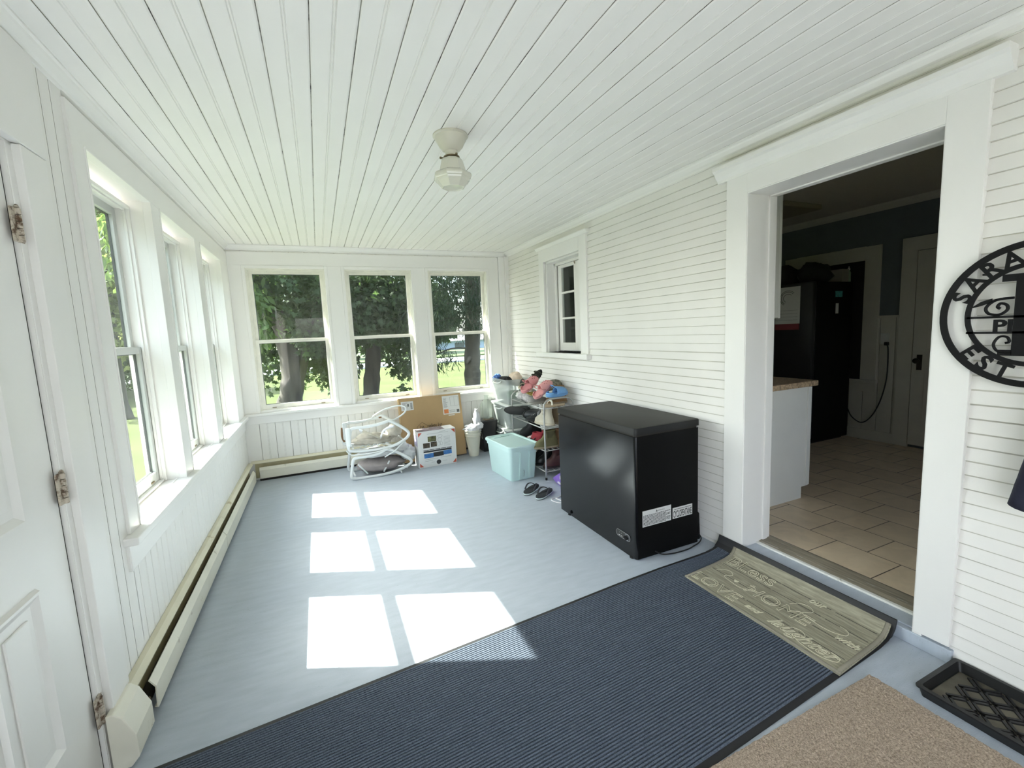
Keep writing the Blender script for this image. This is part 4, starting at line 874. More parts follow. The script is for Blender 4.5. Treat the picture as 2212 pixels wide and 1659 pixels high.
# ================================================================== FOLDED BABY SWING
bs = thing('baby_swing', 'folded white baby swing frame with grey padded seat on the floor under the far windows', 'baby swing', (1.3,4.8,0))
FR = mat('swing_white_plastic', (.70,.72,.72), .35, spec=.4); PAD = mat('grey_padding', (.30,.265,.26), .95, var=.15, vscale=12, bump=.5, bscale=50); PAD2 = mat('beige_padding', (.47,.43,.36), .95, var=.12, vscale=14, bump=.4, bscale=60); PAD3 = mat('pale_padding', (.6,.61,.62), .9, var=.1, vscale=16, bump=.4, bscale=60)
low = [(.985,.04),(.996,.125),(1.012,.208),(1.045,.232),(1.19,.235),(1.285,.252),(1.354,.279),(1.43,.25),(1.536,.18),(1.589,.135),(1.60,.105),(1.566,.075),(1.476,.042),(1.363,.020),(1.23,.013),(1.112,.013),(1.02,.018)]
up = [(.98,.338),(.992,.422),(1.012,.517),(1.042,.543),(1.133,.541),(1.249,.548),(1.358,.567),(1.401,.578),(1.453,.55),(1.546,.48),(1.594,.43),(1.592,.395),(1.549,.356),(1.459,.315),(1.337,.294),(1.194,.292),(1.067,.30),(1.0,.312)]
def loop(pts, y, name, lean=.0):
    bm = NB(); tube(bm, smooth_path([(x, y+lean*z, z) for x, z in pts], True), .013, 8, True, r2=.016); return P(bs, bm, FR, name, smooth=True)
loop(low, 4.64, 'rocker_loop'); loop([(x-.01,z) for x, z in low], 4.98, 'rocker_loop')
loop(up, 4.645, 'side_loop', .02); loop([(x-.03,z+.0) for x, z in up], 4.985, 'side_loop', .02)
bm = NB(); tube(bm, smooth_path([(1.015,4.99,.56),(1.055,4.99,.547),(1.165,4.99,.547),(1.254,4.96,.569),(1.279,4.94,.600),(1.369,4.86,.664),(1.446,4.82,.692),(1.523,4.79,.706),(1.573,4.77,.70),(1.60,4.75,.677),(1.58,4.73,.633),(1.487,4.70,.585),(1.42,4.66,.575)]), .0085, 8); P(bs, bm, FR, 'toy_bar', smooth=True)
for x, y in ((.965,4.64),(.955,4.985)):
    bm = NB(); box(bm, x-.005, x+.045, y-.022, y+.022, .36, .555); P(bs, bm, FR, 'hinge_hub', bev=.015)
bm = NB(); tube(bm, smooth_path([(.958,4.985,.34),(.94,4.99,.40),(.945,4.99,.50)]), .012, 8); P(bs, bm, mat('wood_look_trim', (.22,.12,.06), .6), 'wooden_trim', smooth=True)
bm = NB(); tube(bm, smooth_path([(.955,4.62,.328),(1.0,4.62,.276),(1.107,4.62,.268),(1.247,4.62,.272),(1.379,4.62,.287)]), .006, 8); P(bs, bm, FR, 'lower_wire', smooth=True)
bm = NB(); tube(bm, [(1.324,4.62,.205),(1.424,4.62,.249),(1.541,4.62,.345)], .007, 8); P(bs, bm, FR, 'brace', smooth=True)
for a, b in (((1.31,4.67,.035),(1.376,4.67,.145)),((1.06,4.67,.155),(1.15,4.67,.04)),((1.485,4.66,.04),(1.487,4.63,.003))):
    bm = NB(); tube(bm, [a, tuple((p+q)/2 for p, q in zip(a, b)), b], .009, 8); P(bs, bm, FR, 'strut', smooth=True)
for x in (1.02, 1.55):
    for z in (.05,.34): 
        bm = NB(); tube(bm, [(x,4.64,z),(x-.01,4.82,z),(x-.015,4.985,z)], .009, 8); P(bs, bm, FR, 'cross_bar', smooth=True)
bm = NB(); loft(bm, lump((1.30,4.81,.095),(.25,.15,.075),.18,2.4,2,28,18)); P(bs, bm, PAD, 'seat_pad', smooth=True)
bm = NB(); loft(bm, lump((1.33,4.81,.225),(.24,.15,.04),.3,2.6,12,28,18)); P(bs, bm, PAD3, 'padding', smooth=True)
bm = NB(); loft(bm, lump((1.24,4.82,.37),(.21,.15,.055),.22,2.6,5,28,18)); loft(bm, lump((1.20,4.80,.40),(.13,.10,.05),.3,2.2,8,24,16)); P(bs, bm, PAD2, 'seat_back', smooth=True)
bm = NB(); loft(bm, lump((1.47,4.84,.43),(.085,.10,.075),.25,2.2,21,24,16)); P(bs, bm, PAD2, 'head_rest', smooth=True)
bm = NB(); loft(bm, lump((1.60,4.79,.17),(.085,.085,.08),.35,2.6,31,24,16)); loft(bm, lump((1.53,4.80,.25),(.08,.08,.05),.35,2.6,35,24,16)); P(bs, bm, PAD3, 'side_pad', smooth=True)
bm = NB()
for k in range(5): tube(bm, smooth_path([(1.09+.06*k,4.665,.325+.01*(k%2)),(1.12+.06*k,4.68,.345),(1.15+.06*k,4.665,.33)]), .004, 6)
P(bs, bm, mat('mesh_fabric', (.5,.54,.55), .9), 'mesh_edge', smooth=True)
bm = NB()
path = smooth_path([(1.10,4.68,.50),(1.20,4.68,.45),(1.30,4.68,.395),(1.335,4.68,.45),(1.385,4.69,.482),(1.46,4.70,.493)])
for a, b in zip(path, path[1:]): face(bm, [bm.verts.new(p) for p in (a, b, b+Vector((0,.05,.012)), a+Vector((0,.05,.012)))])
o = P(bs, bm, mat('white_strap', (.70,.73,.78), .8), 'harness_strap', smooth=True); o.modifiers.new('solid','SOLIDIFY').thickness = .004
bm = NB(); box(bm, 1.30,1.33,4.66,4.664,.615,.632); P(bs, bm, mat('wood_look_trim',(0,0,0)), 'badge', bev=.001)
bm = NB(); tube(bm, [(1.13,4.66,.50),(1.30,4.665,.41)], .012, 8); 
for t_ in (.2,.5,.8): lathe(bm, [(.0001,0),(.009,.003),(.0001,.014)], 8, (1.13+.17*t_,4.65,.505-.09*t_))
P(bs, bm, mat('pale_wood', (.55,.5,.4), .6), 'toy_rail', smooth=True)

# ================================================================== SHOE RACK
rk = thing('shoe_rack', 'grey metal tube shoe rack with four shelves against the clapboard wall behind the freezer', 'shoe rack', (2.87,4.0,0))
RM = mat('grey_rack_metal', (.42,.42,.41), .35, metal=.6)
rx0, rx1, ry0, ry1 = 2.71, 3.036, 3.63, 4.40
for y in (ry0, ry1):
    bm = NB(); tube(bm, smooth_path([(rx0,y,.012),(rx0,y,.35),(rx0,y,.70),(rx0+.012,y,.755),(rx0+.05,y,.787),(rx0+.1,y,.794),(rx1-.1,y,.794),(rx1-.05,y,.787),(rx1-.012,y,.755),(rx1,y,.70),(rx1,y,.35),(rx1,y,.012)]), .0085, 10); P(rk, bm, RM, 'end_frame', smooth=True)
    for x in (rx0, rx1):
        bm = NB(); lathe(bm, [(.0001,0),(.0105,0),(.0105,.022),(.009,.024)], 12, (x,y,0)); P(rk, bm, MATS['black_rubber'], 'foot_cap', smooth=True)
SHZ = (.08,.288,.507,.703)
for z in SHZ:
    bm = NB()
    for x in (rx0, rx1): tube(bm, [(x,ry0,z),(x,4.0,z),(x,ry1,z)], .0065, 8)
    for k in range(1, 6): tube(bm, [(rx0+(rx1-rx0)*k/6,ry0,z),(rx0+(rx1-rx0)*k/6,ry1,z)], .0035, 6)
    for y in (ry0, ry1): tube(bm, [(rx0,y,z),(rx1,y,z)], .0055, 8)
    P(rk, bm, RM, 'shelf', smooth=True)

# ---- footwear
def fr_(z, cx, f, b, ry, n=24, toe=.0):
    return [(cx+(f if math.cos(a) > 0 else b)*math.copysign(abs(math.cos(a))**.85, math.cos(a)), ry*math.sin(a)*(1-.1*math.cos(a)-(.14 if -.45 < math.cos(a) < .1 else 0)*.6), z+toe*max(0, math.cos(a))**2) for a in [2*math.pi*i/n for i in range(n)]]
def boot(label, loc, rot, col, sole, h=.26, cat='boot', buttons=None, cuff=None, wid=.046, rough=.8):
    t = thing(cat if cat != 'boot' else 'boot', label, cat, loc, rot=tuple(R(a) for a in rot), group='footwear on the rack')
    m = mat('upper_'+'_'.join('%02d' % int(c*99) for c in col), col, rough, var=.12, vscale=18, bump=.25, bscale=60)
    bm = NB(); loft(bm, [fr_(z,0,f,b,ry) for z,f,b,ry in ((.012,.135,.118,wid-.002),(.03,.137,.12,wid),(.055,.13,.115,wid-.002),(.08,.10,.108,wid-.006),(.10,.06,.10,wid-.009),(.13,.035,.092,wid-.008),(.18,.028,.092,wid-.004),(h,.035,.098,wid+.004))]+[fr_(h-.002,0,.028,.091,wid-.003), fr_(h-.10,0,.02,.08,wid-.012)], cap1=True); ob('upper', bm, m, t, True)
    ms = mat('sole_'+'_'.join('%02d' % int(c*99) for c in sole), sole, .7)
    bm = NB(); loft(bm, [fr_(z,0,f,b,ry) for z,f,b,ry in ((0,.138,.12,wid-.001),(.004,.143,.125,wid+.003),(.02,.143,.125,wid+.003),(.022,.135,.118,wid-.003))]); ob('sole', bm, ms, t, True, auto=50)
    if buttons:
        for z in buttons:
            bm = NB(); lathe(bm, [(.0001,0),(.013,.001),(.013,.005),(.0001,.008)], 14); ob('button', bm, mat('brown_button', (.10,.07,.04), .4), t, True, loc=(-.03,wid-.003,z), rot=(R(-90),0,0))
    if cuff:
        bm = NB(); loft(bm, [fr_(z,0,f,b,ry) for z,f,b,ry in ((h-.03,.04,.102,wid+.008),(h-.015,.045,.107,wid+.013),(h+.004,.04,.102,wid+.008),(h+.003,.03,.092,wid-.002))]); ob('cuff', bm, mat('cuff_fleece', cuff, .95, bump=.6, bscale=90), t, True)
    return t
def shoe(label, loc, rot, col, sole, cat='sneaker', accent=None, h=.085):
    t = thing(cat, label, 'shoe', loc, rot=tuple(R(a) for a in rot), group='footwear on the rack')
    m = mat('upper_'+'_'.join('%02d' % int(c*99) for c in col), col, .8, var=.12, vscale=18, bump=.25, bscale=60)
    bm = NB(); loft(bm, [fr_(z,0,f,b,ry) for z,f,b,ry in ((.02,.128,.115,.043),(.04,.122,.115,.042),(.055,.09,.112,.038),(.07,.045,.11,.034),(h,.02,.112,.033))]+[fr_(h-.002,0,.014,.104,.028), fr_(.04,0,.01,.09,.026)]); ob('upper', bm, m, t, True)
    bm = NB(); loft(bm, [fr_(z,0,f,b,ry,toe=tt_) for z,f,b,ry,tt_ in ((0,.12,.115,.042,.008),(.006,.134,.122,.046,.004),(.024,.134,.122,.046,.0),(.026,.125,.115,.041,0))]); ob('sole', bm, mat('sole_'+'_'.join('%02d' % int(c*99) for c in sole), sole, .7), t, True, auto=50)
    bm = NB()
    for k in range(4): tube(bm, smooth_path([(.03+.016*k,-.024,.066-.006*k),(.03+.016*k,0,.078-.007*k),(.03+.016*k,.024,.066-.006*k)]), .003, 6)
    if accent and h > .1:
        for s in (-1, 1):
            n_ = 24; ids = range(2, 6) if s > 0 else range(18, 22)
            V_ = [[Vector((p[0], p[1]*1.035+.001*s, p[2])) for p in (lambda r: [r[i] for i in ids])(fr_(z,0,f,b,ry))] for z,f,b,ry in ((.03,.124,.115,.0425),(.045,.112,.114,.041),(.062,.07,.112,.037))]
            b5 = NB(); loft(b5, V_, closed=False); ob('side_panel', b5, mat('white_leather', (.66,.66,.65), .5), t)
            b5 = NB(); tube(b5, smooth_path([(-.05,.045*s,.062),(-.02,.0465*s,.042),(.01,.0465*s,.044),(.05,.044*s,.056)]), [.002,.004,.006,.0065,.006,.005,.005,.004,.004,.003,.003,.002,.002], 6); ob('swoop_mark', b5, INK, t)
    ob('laces', bm, mat('laces_'+('a' if accent is None else 'b'), accent or (.45,.45,.43), .8), t, True)
    return t
def clog(label, loc, rot, col, var=0., hole=(.05,.05,.05), strap_up=True, under=None):
    t = thing('clog', label, 'shoe', loc, rot=tuple(R(a) for a in rot), group='footwear on the rack')
    nm = 'foam_'+'_'.join('%02d' % int(c*99) for c in col)
    m = mat(nm, col, .55, var=var, vscale=35)
    bm = NB(); loft(bm, [fr_(z,0,f,b,ry,toe=tt_) for z,f,b,ry,tt_ in ((0,.118,.108,.042,.008),(.005,.13,.118,.047,.006),(.022,.134,.121,.05,.004),(.03,.13,.118,.048,.002),(.032,.12,.108,.041,.0))]); so_ = ob('sole', bm, [m, mat('tread_black', (.012,.012,.012), .8)], t, True, auto=50)
    if under:
        for p_ in so_.data.polygons:
            if p_.normal.z < -.35: p_.material_index = 1
    bm = NB(); rg_ = []                                   # closed vamp
    for k in range(9):
        u = k/8; x = .0+.128*u; w = .048*math.sqrt(max(.02, 1-max(0, (u-.35)/.68)**2)); hh = (.074-.018*u)*math.sqrt(max(.05, 1-max(0, (u-.45)/.57)**2))
        rg_.append([(x-.018*abs(math.cos(a))*(1-u), w*math.cos(a), .026+hh*math.sin(a)) for a in [math.pi*i/14 for i in range(15)]])
    V = loft(bm, rg_, closed=False); o = ob('vamp', bm, m, t, True); s = o.modifiers.new('solid','SOLIDIFY'); s.thickness = .006
    bm = NB()
    for (x, y) in ((.045,-.018),(.045,.018),(.065,0),(.065,-.026),(.065,.026),(.085,-.014),(.085,.014)):
        z = .026+(.074-.018*x/.128)*math.sqrt(max(.05,1-(y/.05)**2))*math.sqrt(max(.05, 1-max(0, (x/.128-.45)/.57)**2))
        lathe(bm, [(.0001,0),(.0052,.0008),(.0001,.0016)], 8, (x,y,z-.0006))
    ob('vent_holes', bm, mat('hole_'+nm, hole, .8), t)
    bm = NB()
    sp = [(.012,-.05,.05),(-.02,-.052,.085),(-.045,-.035,.105),(-.055,0,.112),(-.045,.035,.105),(-.02,.052,.085),(.012,.05,.05)] if strap_up else [(.012,-.05,.05),(-.06,-.046,.06),(-.11,-.03,.066),(-.122,0,.068),(-.11,.03,.066),(-.06,.046,.06),(.012,.05,.05)]
    tube(bm, smooth_path(sp), .0095, 8, r2=.003); ob('heel_strap', bm, m, t, True)
    bm = NB(); loft(bm, [[(-.06+(-.055)*math.cos(a)*1.0, .046*math.sin(a), z) for a in [math.pi*(-.5+i/14) for i in range(15)]] for z in (.028,.046)], closed=False); o = ob('heel_lip', bm, m, t, True); o.modifiers.new('solid','SOLIDIFY').thickness = .005
    return t
def sandal(label, loc, rot, sole, strap, n=3, group='footwear on the rack', name='sandal', L=1., side=None):
    t = thing(name, label, 'shoe', loc, rot=tuple(R(a) for a in rot), group=group)
    bm = NB(); loft(bm, [fr_(z,0,.125*L,.118*L,ry) for z, ry in ((.0,.040),(.005,.043),(.016,.043),(.018,.041))]); ob('sole', bm, mat('sole_'+'_'.join('%02d' % int(c*99) for c in (side or sole)), side or sole, .7), t, True, auto=50)
    bm = NB(); loft(bm, [fr_(z,0,.122*L,.115*L,ry) for z, ry in ((.017,.041),(.022,.041),(.023,.036))]); ob('footbed', bm, mat('footbed_'+'_'.join('%02d' % int(c*99) for c in sole), sole, .85, bump=.3, bscale=120), t, True, auto=50)
    ms = mat('strap_'+'_'.join('%02d' % int(c*99) for c in strap), strap, .7, var=.2, vscale=40)
    for k in range(n):
        x = .06-.05*k; bm = NB(); tube(bm, smooth_path([(x,-.042,.018),(x-.006,-.036,.045),(x-.01,0,.062),(x-.006,.036,.045),(x,.042,.018)]), .010, 8, r2=.003); ob('strap', bm, ms, t, True)
    return t
zt = SHZ[3]+.007
shoe('worn grey sneaker on the rack top shelf beside the fuzzy slipper', (2.80,3.93,zt), (0,0,8), (.30,.29,.27), (.40,.38,.34))
sandal('tan fuzzy slipper with one white strap under the blue clog on the rack top shelf', (2.86,3.685,zt), (0,0,184), (.46,.36,.24), (.66,.63,.54), 1, name='slipper')
boot('tan suede bootie at the wall end of the rack top shelf', (2.95,3.80,zt), (0,0,185), (.33,.19,.09), (.42,.33,.22), .10, wid=.042)
clog('light blue foam clog resting across the near end of the shoe rack', (2.89,3.70,.803), (6,0,4), (.16,.36,.66), hole=(.05,.13,.3))
clog('pink foam clog tipped toe-up on the shoe heap, the nearer of the two pink ones', (2.80,3.80,.845), (24,-36,-4), (.70,.33,.32), hole=(.3,.06,.1), under=1)
clog('pink foam clog tipped toe-up on the shoe heap, behind the other pink one', (2.745,3.99,.88), (20,-30,12), (.68,.29,.30), hole=(.3,.06,.1), under=1)
clog('grey-green camouflage clog lying on the shoe heap next to the clapboards', (2.955,3.90,.845), (0,-8,10), (.20,.19,.145), .7, hole=(.02,.02,.02), strap_up=False)
sandal('black and olive strappy sandal on edge at the very top of the shoe heap', (2.84,4.04,.955), (20,-35,25), (.012,.012,.012), (.065,.075,.045), 4)
sandal('pale beige flat sandal lying on top of the grey pouch', (2.77,4.16,.83), (0,-6,100), (.62,.56,.42), (.55,.5,.38), 1)
shoe('black low shoe on its toe at the far end of the rack top', (2.80,4.26,.80), (0,62,80), (.012,.014,.014), (.02,.02,.02))
bm = NB(); loft(bm, lump((2.79,4.32,.755),(.055,.06,.045),.3,2.4,3)); tag(ob('white_sock', bm, mat('white_knit', (.6,.58,.55), .95, bump=.4), smooth=True), 'balled white knit sock at the far left end of the rack top shelf', 'sock', 'footwear on the rack')
pc = thing('pouch', 'grey patterned pouch with gold band, lying on the rack top shelf left of the clogs', 'pouch', (2.79,4.10,.765), rot=(R(18),R(-14),R(14)))
bm = NB(); loft(bm, [rrect(0,0,.06,.10,-.04,.02), rrect(0,0,.08,.115,-.02,.03), rrect(0,0,.08,.115,.02,.03), rrect(0,0,.06,.10,.045,.02)]); pb_ = ob('pouch_body', bm, mat('pouch_fabric', (.42,.39,.39), .9, var=.4, vscale=30), pc, True)
bm = NB(); box(bm, -.035,.035,-.095,.06,.0445,.048); ob('gold_band', bm, mat('gold_band', (.50,.40,.10), .7, var=.15), pb_)
bm = NB()
for k in range(4): box(bm, -.022,.022,-.078+.034*k,-.066+.034*k,.048,.0484)
ob('band_mark', bm, mat('brown_print', (.28,.15,.04), .7), pc)
z2 = SHZ[2]+.007
ez_ = Vector((.75,.62,-.12)).normalized(); ex_ = Vector((-.64,.76,.02)); ex_ = (ex_-ez_*ex_.dot(ez_)).normalized(); ey_ = ez_.cross(ex_)
BR = tuple(math.degrees(a) for a in Matrix((ex_,ey_,ez_)).transposed().to_euler())
boot('beige suede boot with two brown buttons on the second shelf of the shoe rack', (2.80,3.79,z2), (0,0,108), (.49,.45,.36), (.57,.51,.40), .19, buttons=(.115,.155), wid=.045)
boot('brown suede boot behind the beige button boot on the rack second shelf', (2.92,3.78,z2), (0,0,104), (.20,.15,.09), (.3,.25,.17), .19, wid=.043)
boot('black boot lying with its oval sole out past the left end of the rack', (2.715,4.33,.585), BR, (.012,.013,.015), (.006,.006,.006), .2, cuff=None, rough=.5)
boot('black boot with grey cuff lying in the middle of the rack second shelf', (2.83,4.18,.565), (86,0,20), (.02,.022,.026), (.01,.01,.01), .22, cuff=(.22,.22,.22), rough=.5)
boot('shiny black boot standing on the rack second shelf left of the button boot', (2.94,4.02,z2), (0,0,100), (.008,.008,.010), (.008,.008,.008), .17, rough=.4)
z1 = SHZ[1]+.007
shoe('red, white and black high sneaker on the third shelf of the shoe rack', (2.78,3.98,z1), (0,0,108), (.28,.02,.03), (.66,.66,.66), accent=(.7,.7,.7), h=.11)
shoe('red and white sneaker behind its match on the rack third shelf', (2.90,4.0,z1), (0,0,106), (.26,.02,.03), (.64,.64,.64), accent=(.68,.68,.68), h=.11)
boot('olive work boot on the rack third shelf beside the brown leather boot', (2.78,3.72,z1), (0,0,176), (.13,.12,.055), (.32,.27,.18), .17, wid=.042)
boot('brown leather boot on the rack third shelf, nearest the freezer', (2.92,3.75,z1), (0,0,100), (.22,.12,.06), (.2,.13,.08), .16, wid=.044, rough=.5)
boot('black boot at the far left of the rack third shelf, behind the aqua tote', (2.86,4.22,z1), (0,0,174), (.010,.010,.012), (.01,.01,.01), .17)
boot('black boot between the far left one and the red sneakers, rack third shelf', (2.90,4.32,z1), (0,0,170), (.012,.012,.013), (.01,.01,.01), .16)
shoe('black low shoe behind the beige button boot, middle of the rack second shelf', (2.82,3.985,z2), (0,0,150), (.012,.013,.016), (.02,.02,.02), accent=(.05,.05,.06))
z0 = SHZ[0]+.007
boot('dark maroon boot on the bottom shelf of the shoe rack, nearest the freezer', (2.87,3.72,z0), (0,0,178), (.07,.025,.022), (.03,.02,.02), .18, rough=.5)
boot('black boot on the rack bottom shelf next to the maroon boot', (2.85,3.85,z0), (0,0,180), (.010,.010,.010), (.01,.01,.01), .17)
boot('black boot on the rack bottom shelf, third from the freezer', (2.85,3.98,z0), (0,0,180), (.010,.010,.011), (.012,.012,.012), .16)

# ---- flip-flops on the floor
def flip(label, loc, rz):
    t = thing('flip_flop', label, 'shoe', loc, R(rz), group='flip-flops on the floor')
    bm = NB(); loft(bm, [fr_(z,0,.132,.128,ry) for z, ry in ((0,.041),(.003,.046),(.007,.047))]); ob('outsole', bm, mat('flip_black_sole', (.01,.012,.012), .7), t, True, auto=50)
    bm = NB(); loft(bm, [fr_(z,0,.134,.130,ry) for z, ry in ((.007,.0475),(.016,.0475),(.017,.046))]); ob('midsole', bm, mat('flip_mint_edge', (.52,.62,.60), .6), t, True, auto=50)
    bm = NB(); loft(bm, [fr_(z,0,.132,.128,ry) for z, ry in ((.017,.046),(.023,.046),(.024,.042))]); ob('footbed', bm, mat('flip_black_bed', (.012,.015,.018), .85, bump=.3, bscale=150), t, True, auto=50)
    for s in (-1, 1):
        bm = NB(); tube(bm, smooth_path([(.075,0,.024),(.068,.006*s,.042),(.045,.028*s,.058),(.01,.044*s,.058),(-.03,.046*s,.035),(-.04,.044*s,.022)]), .009, 8, r2=.0035); ob('strap', bm, mat('flip_strap', (.012,.012,.02), .7, dirt=(.3,.29,.33), dscale=45, dth=.6), t, True)
flip('black flip-flop with mint sole edge on the grey floor, the one nearer the aqua tote', (2.455,3.44,0), 38)
flip('black flip-flop with mint sole edge on the grey floor, the one nearer the freezer', (2.505,3.285,0), 34)

# ---- purple pack and white cord
pp = thing('diaper_pack', 'purple plastic pack lying on the floor between the shoe rack and the freezer', 'package', (2.79,3.30,0), R(-4))
PU = mat('purple_film', (.25,.14,.56), .3, spec=.5, var=.12, vscale=10)
bm = NB(); loft(bm, [[(.05+(xx-.05)*w_, yy, .004+zz*h_) for xx, zz in ((-.06,0),(.14,0),(.16,.25),(.15,.8),(.12,1),(-.02,1),(-.07,.75),(-.075,.25))] for yy, w_, h_ in ((.31,.55,.02),(.30,.75,.03),(.2,.95,.09),(.05,1.,.16),(-.10,1.,.22),(-.24,.97,.24),(-.27,.85,.2),(-.275,.5,.1))]); ob('pack_body', bm, PU, pp, True)
bm = NB()
for (y, z, w, h) in ((.02,.10,.05,.03),(-.14,.15,.05,.04),(-.16,.07,.06,.02),(.06,.04,.06,.014)): box(bm, -.080,-.068, y-w, y+w, z-h*.5, z+h*.5)
ob('white_print', bm, mat('white_print', (0,0,0)), pp)
bm = NB(); tube(bm, smooth_path([(2.70,3.22,.012),(2.63,3.19,.006),(2.57,3.17,.005),(2.515,3.165,.005),(2.50,3.13,.005),(2.525,3.06,.005),(2.555,3.05,.005),(2.565,3.10,.005),(2.55,3.16,.005)]), .005, 8)
tag(ob('rope_loop', bm, mat('white_cord', (.66,.65,.66), .7), smooth=True), 'thin white cord looped on the floor beside the purple pack and the freezer', 'cord')
# ================================================================== OUTSIDE
GZ = -.45
def lawn_material():
    m = mat('lawn_grass', (.085,.13,.03), .95, spec=.1); nt = m.node_tree; nd = nt.nodes; lk = nt.links; b = nd['Principled BSDF']; tc = nd['Texture Coordinate']
    n1 = nd.new('ShaderNodeTexNoise'); n1.inputs['Scale'].default_value = .5; n1.inputs['Detail'].default_value = 10; n1.inputs['Roughness'].default_value = .65; lk.new(tc.outputs['Object'], n1.inputs['Vector'])
    r = nd.new('ShaderNodeValToRGB'); e = r.color_ramp.elements; e[0].position = .35; e[0].color = (.046,.06,.019,1); e[1].position = .65; e[1].color = (.068,.082,.031,1); lk.new(n1.outputs['Fac'], r.inputs['Fac']); lk.new(r.outputs['Color'], b.inputs['Base Color'])
    return m
bm = NB(); nx = 40; X0, X1, Y0, Y1 = -70., 70., -40., 90.
V = [[bm.verts.new((X0+(X1-X0)*i/nx, Y0+(Y1-Y0)*j/nx, GZ+.06*noise.noise(Vector((i*.7,j*.7,0))))) for j in range(nx+1)] for i in range(nx+1)]
for i in range(nx):
    for j in range(nx): face(bm, (V[i][j], V[i+1][j], V[i+1][j+1], V[i][j+1]))
struct('lawn', bm, lawn_material(), smooth=True)
bm = NB(); prism(bm, [(-60,24.5),(60,33.5),(60,38),(-60,29)], 'z', GZ-.1, GZ+.09); struct('road', bm, mat('pale_asphalt', (.34,.35,.37), .9, var=.1, vscale=2))
bm = NB(); prism(bm, [(-60,31),(60,40),(60,85),(-60,85)], 'z', GZ-.2, GZ+.10); struct('far_field', bm, mat('far_grass', (.05,.08,.02), .95))

def leaf_mat(name, col, tr):
    m = bpy.data.materials.new(name); m.use_nodes = True; MATS[name] = m; nd = m.node_tree.nodes; lk = m.node_tree.links; nd.remove(nd['Principled BSDF'])
    gi = nd.new('ShaderNodeTexCoord'); n = nd.new('ShaderNodeTexNoise'); n.inputs['Scale'].default_value = 2.2; n.inputs['Detail'].default_value = 3; lk.new(gi.outputs['Object'], n.inputs['Vector'])
    r = nd.new('ShaderNodeValToRGB'); e = r.color_ramp.elements; e[0].position = .35; e[0].color = (*[c*.65 for c in col],1); e[1].position = .68; e[1].color = (*[c*1.4 for c in col],1); lk.new(n.outputs['Fac'], r.inputs['Fac'])
    d = nd.new('ShaderNodeBsdfPrincipled'); d.inputs['Roughness'].default_value = .5; d.inputs['Specular IOR Level'].default_value = .15; lk.new(r.outputs['Color'], d.inputs['Base Color'])
    t = nd.new('ShaderNodeBsdfTranslucent'); t.inputs['Color'].default_value = (*tr,1); mx = nd.new('ShaderNodeMixShader'); mx.inputs[0].default_value = .38
    lk.new(d.outputs[0], mx.inputs[1]); lk.new(t.outputs[0], mx.inputs[2]); lk.new(mx.outputs[0], nd['Material Output'].inputs['Surface']); return m
BARK = mat('grey_bark', (.05,.045,.037), .95, var=.5, vscale=7, bump=.8, bscale=14, stretch=(1,1,.25))
MAPLE = [(0,-.5),(.12,-.3),(.42,-.38),(.33,-.1),(.5,.12),(.22,.12),(.0,.55),(-.22,.12),(-.5,.12),(-.33,-.1),(-.42,-.38),(-.12,-.3)]
OVAL = [(0,-.5),(.17,-.2),(.2,.1),(.0,.55),(-.2,.1),(-.17,-.2)]
NEEDLE = [(0,-.5),(.06,-.2),(.05,.2),(0,.55),(-.05,.2),(-.06,-.2)]
def shades_window(p):
    if p.x > -.15: return False
    t = -.1-p.x; y = p.y-.4536*t; z = p.z-1.25*t
    return 1.9 < y < 5.3 and .3 < z < 2.6
def leaves(bm, c, r, n, size, shape, rs, droop=.5, shell=.55):
    k = 0; n = int(n*1.35)
    while k < n:
        d = Vector((rs.gauss(0,1), rs.gauss(0,1), rs.gauss(0,1))).normalized(); q = shell+(1-shell)*rs.random()
        q *= 1+.25*noise.noise(d*2.3+Vector(c)); p = Vector((c[0]+d.x*r[0]*q, c[1]+d.y*r[1]*q, c[2]+d.z*r[2]*q)); k += 1
        if p.z < GZ+.3 or shades_window(p) or (p.y < D+.7 and p.x > -1.5): continue
        nrm = (d*.5+Vector((rs.gauss(0,.6), rs.gauss(0,.6), rs.gauss(0,.6)+.5))).normalized()
        dn = Vector((rs.gauss(0,.5), rs.gauss(0,.5), -droop)); dn = (dn-nrm*dn.dot(nrm)).normalized(); sd = nrm.cross(dn); s = size*rs.uniform(.7,1.25)
        face(bm, [bm.verts.new(p+sd*a*s+dn*(b+.5)*s-nrm*abs(a)*s*.25) for a, b in shape])
def tree(label, path, radii, clumps, lm, size, shape, seed, branches=(), droop=.5, group='trees outside the windows', name='tree'):
    rs = random.Random(seed); t = thing(name, label, 'tree', (path[0][0], path[0][1], GZ), group=group)
    bm = NB(); pts = smooth_path(path, sub=5); rr = [radii[0]+(radii[1]-radii[0])*i/(len(pts)-1) for i in range(len(pts))]; rr[0] *= 1.35; rr[1] *= 1.15
    for i in range(len(rr)): rr[i] *= 1+.07*math.sin(i*2.1)
    tube(bm, pts, rr, 14); P(t, bm, BARK, 'trunk', smooth=True)
    for b in branches:
        bm = NB(); pb = smooth_path(b[0], sub=4); tube(bm, pb, [b[1]*(1-.75*i/len(pb)) for i in range(len(pb))], 8); P(t, bm, BARK, 'branch', smooth=True)
    bm = NB()
    for c, r, n in clumps: leaves(bm, c, r, n, size, shape, rs, droop)
    P(t, bm, lm, 'foliage'); return t
LM1 = leaf_mat('leaf_dark_maple', (.035,.056,.028), (.10,.165,.045)); LM2 = leaf_mat('leaf_bright', (.07,.112,.042), (.23,.33,.085)); LM3 = leaf_mat('leaf_spruce', (.028,.045,.028), (.03,.05,.02)); LM4 = leaf_mat('leaf_yellow_green', (.16,.19,.075), (.50,.56,.2)); LM5 = leaf_mat('leaf_far', (.035,.06,.03), (.08,.14,.03))
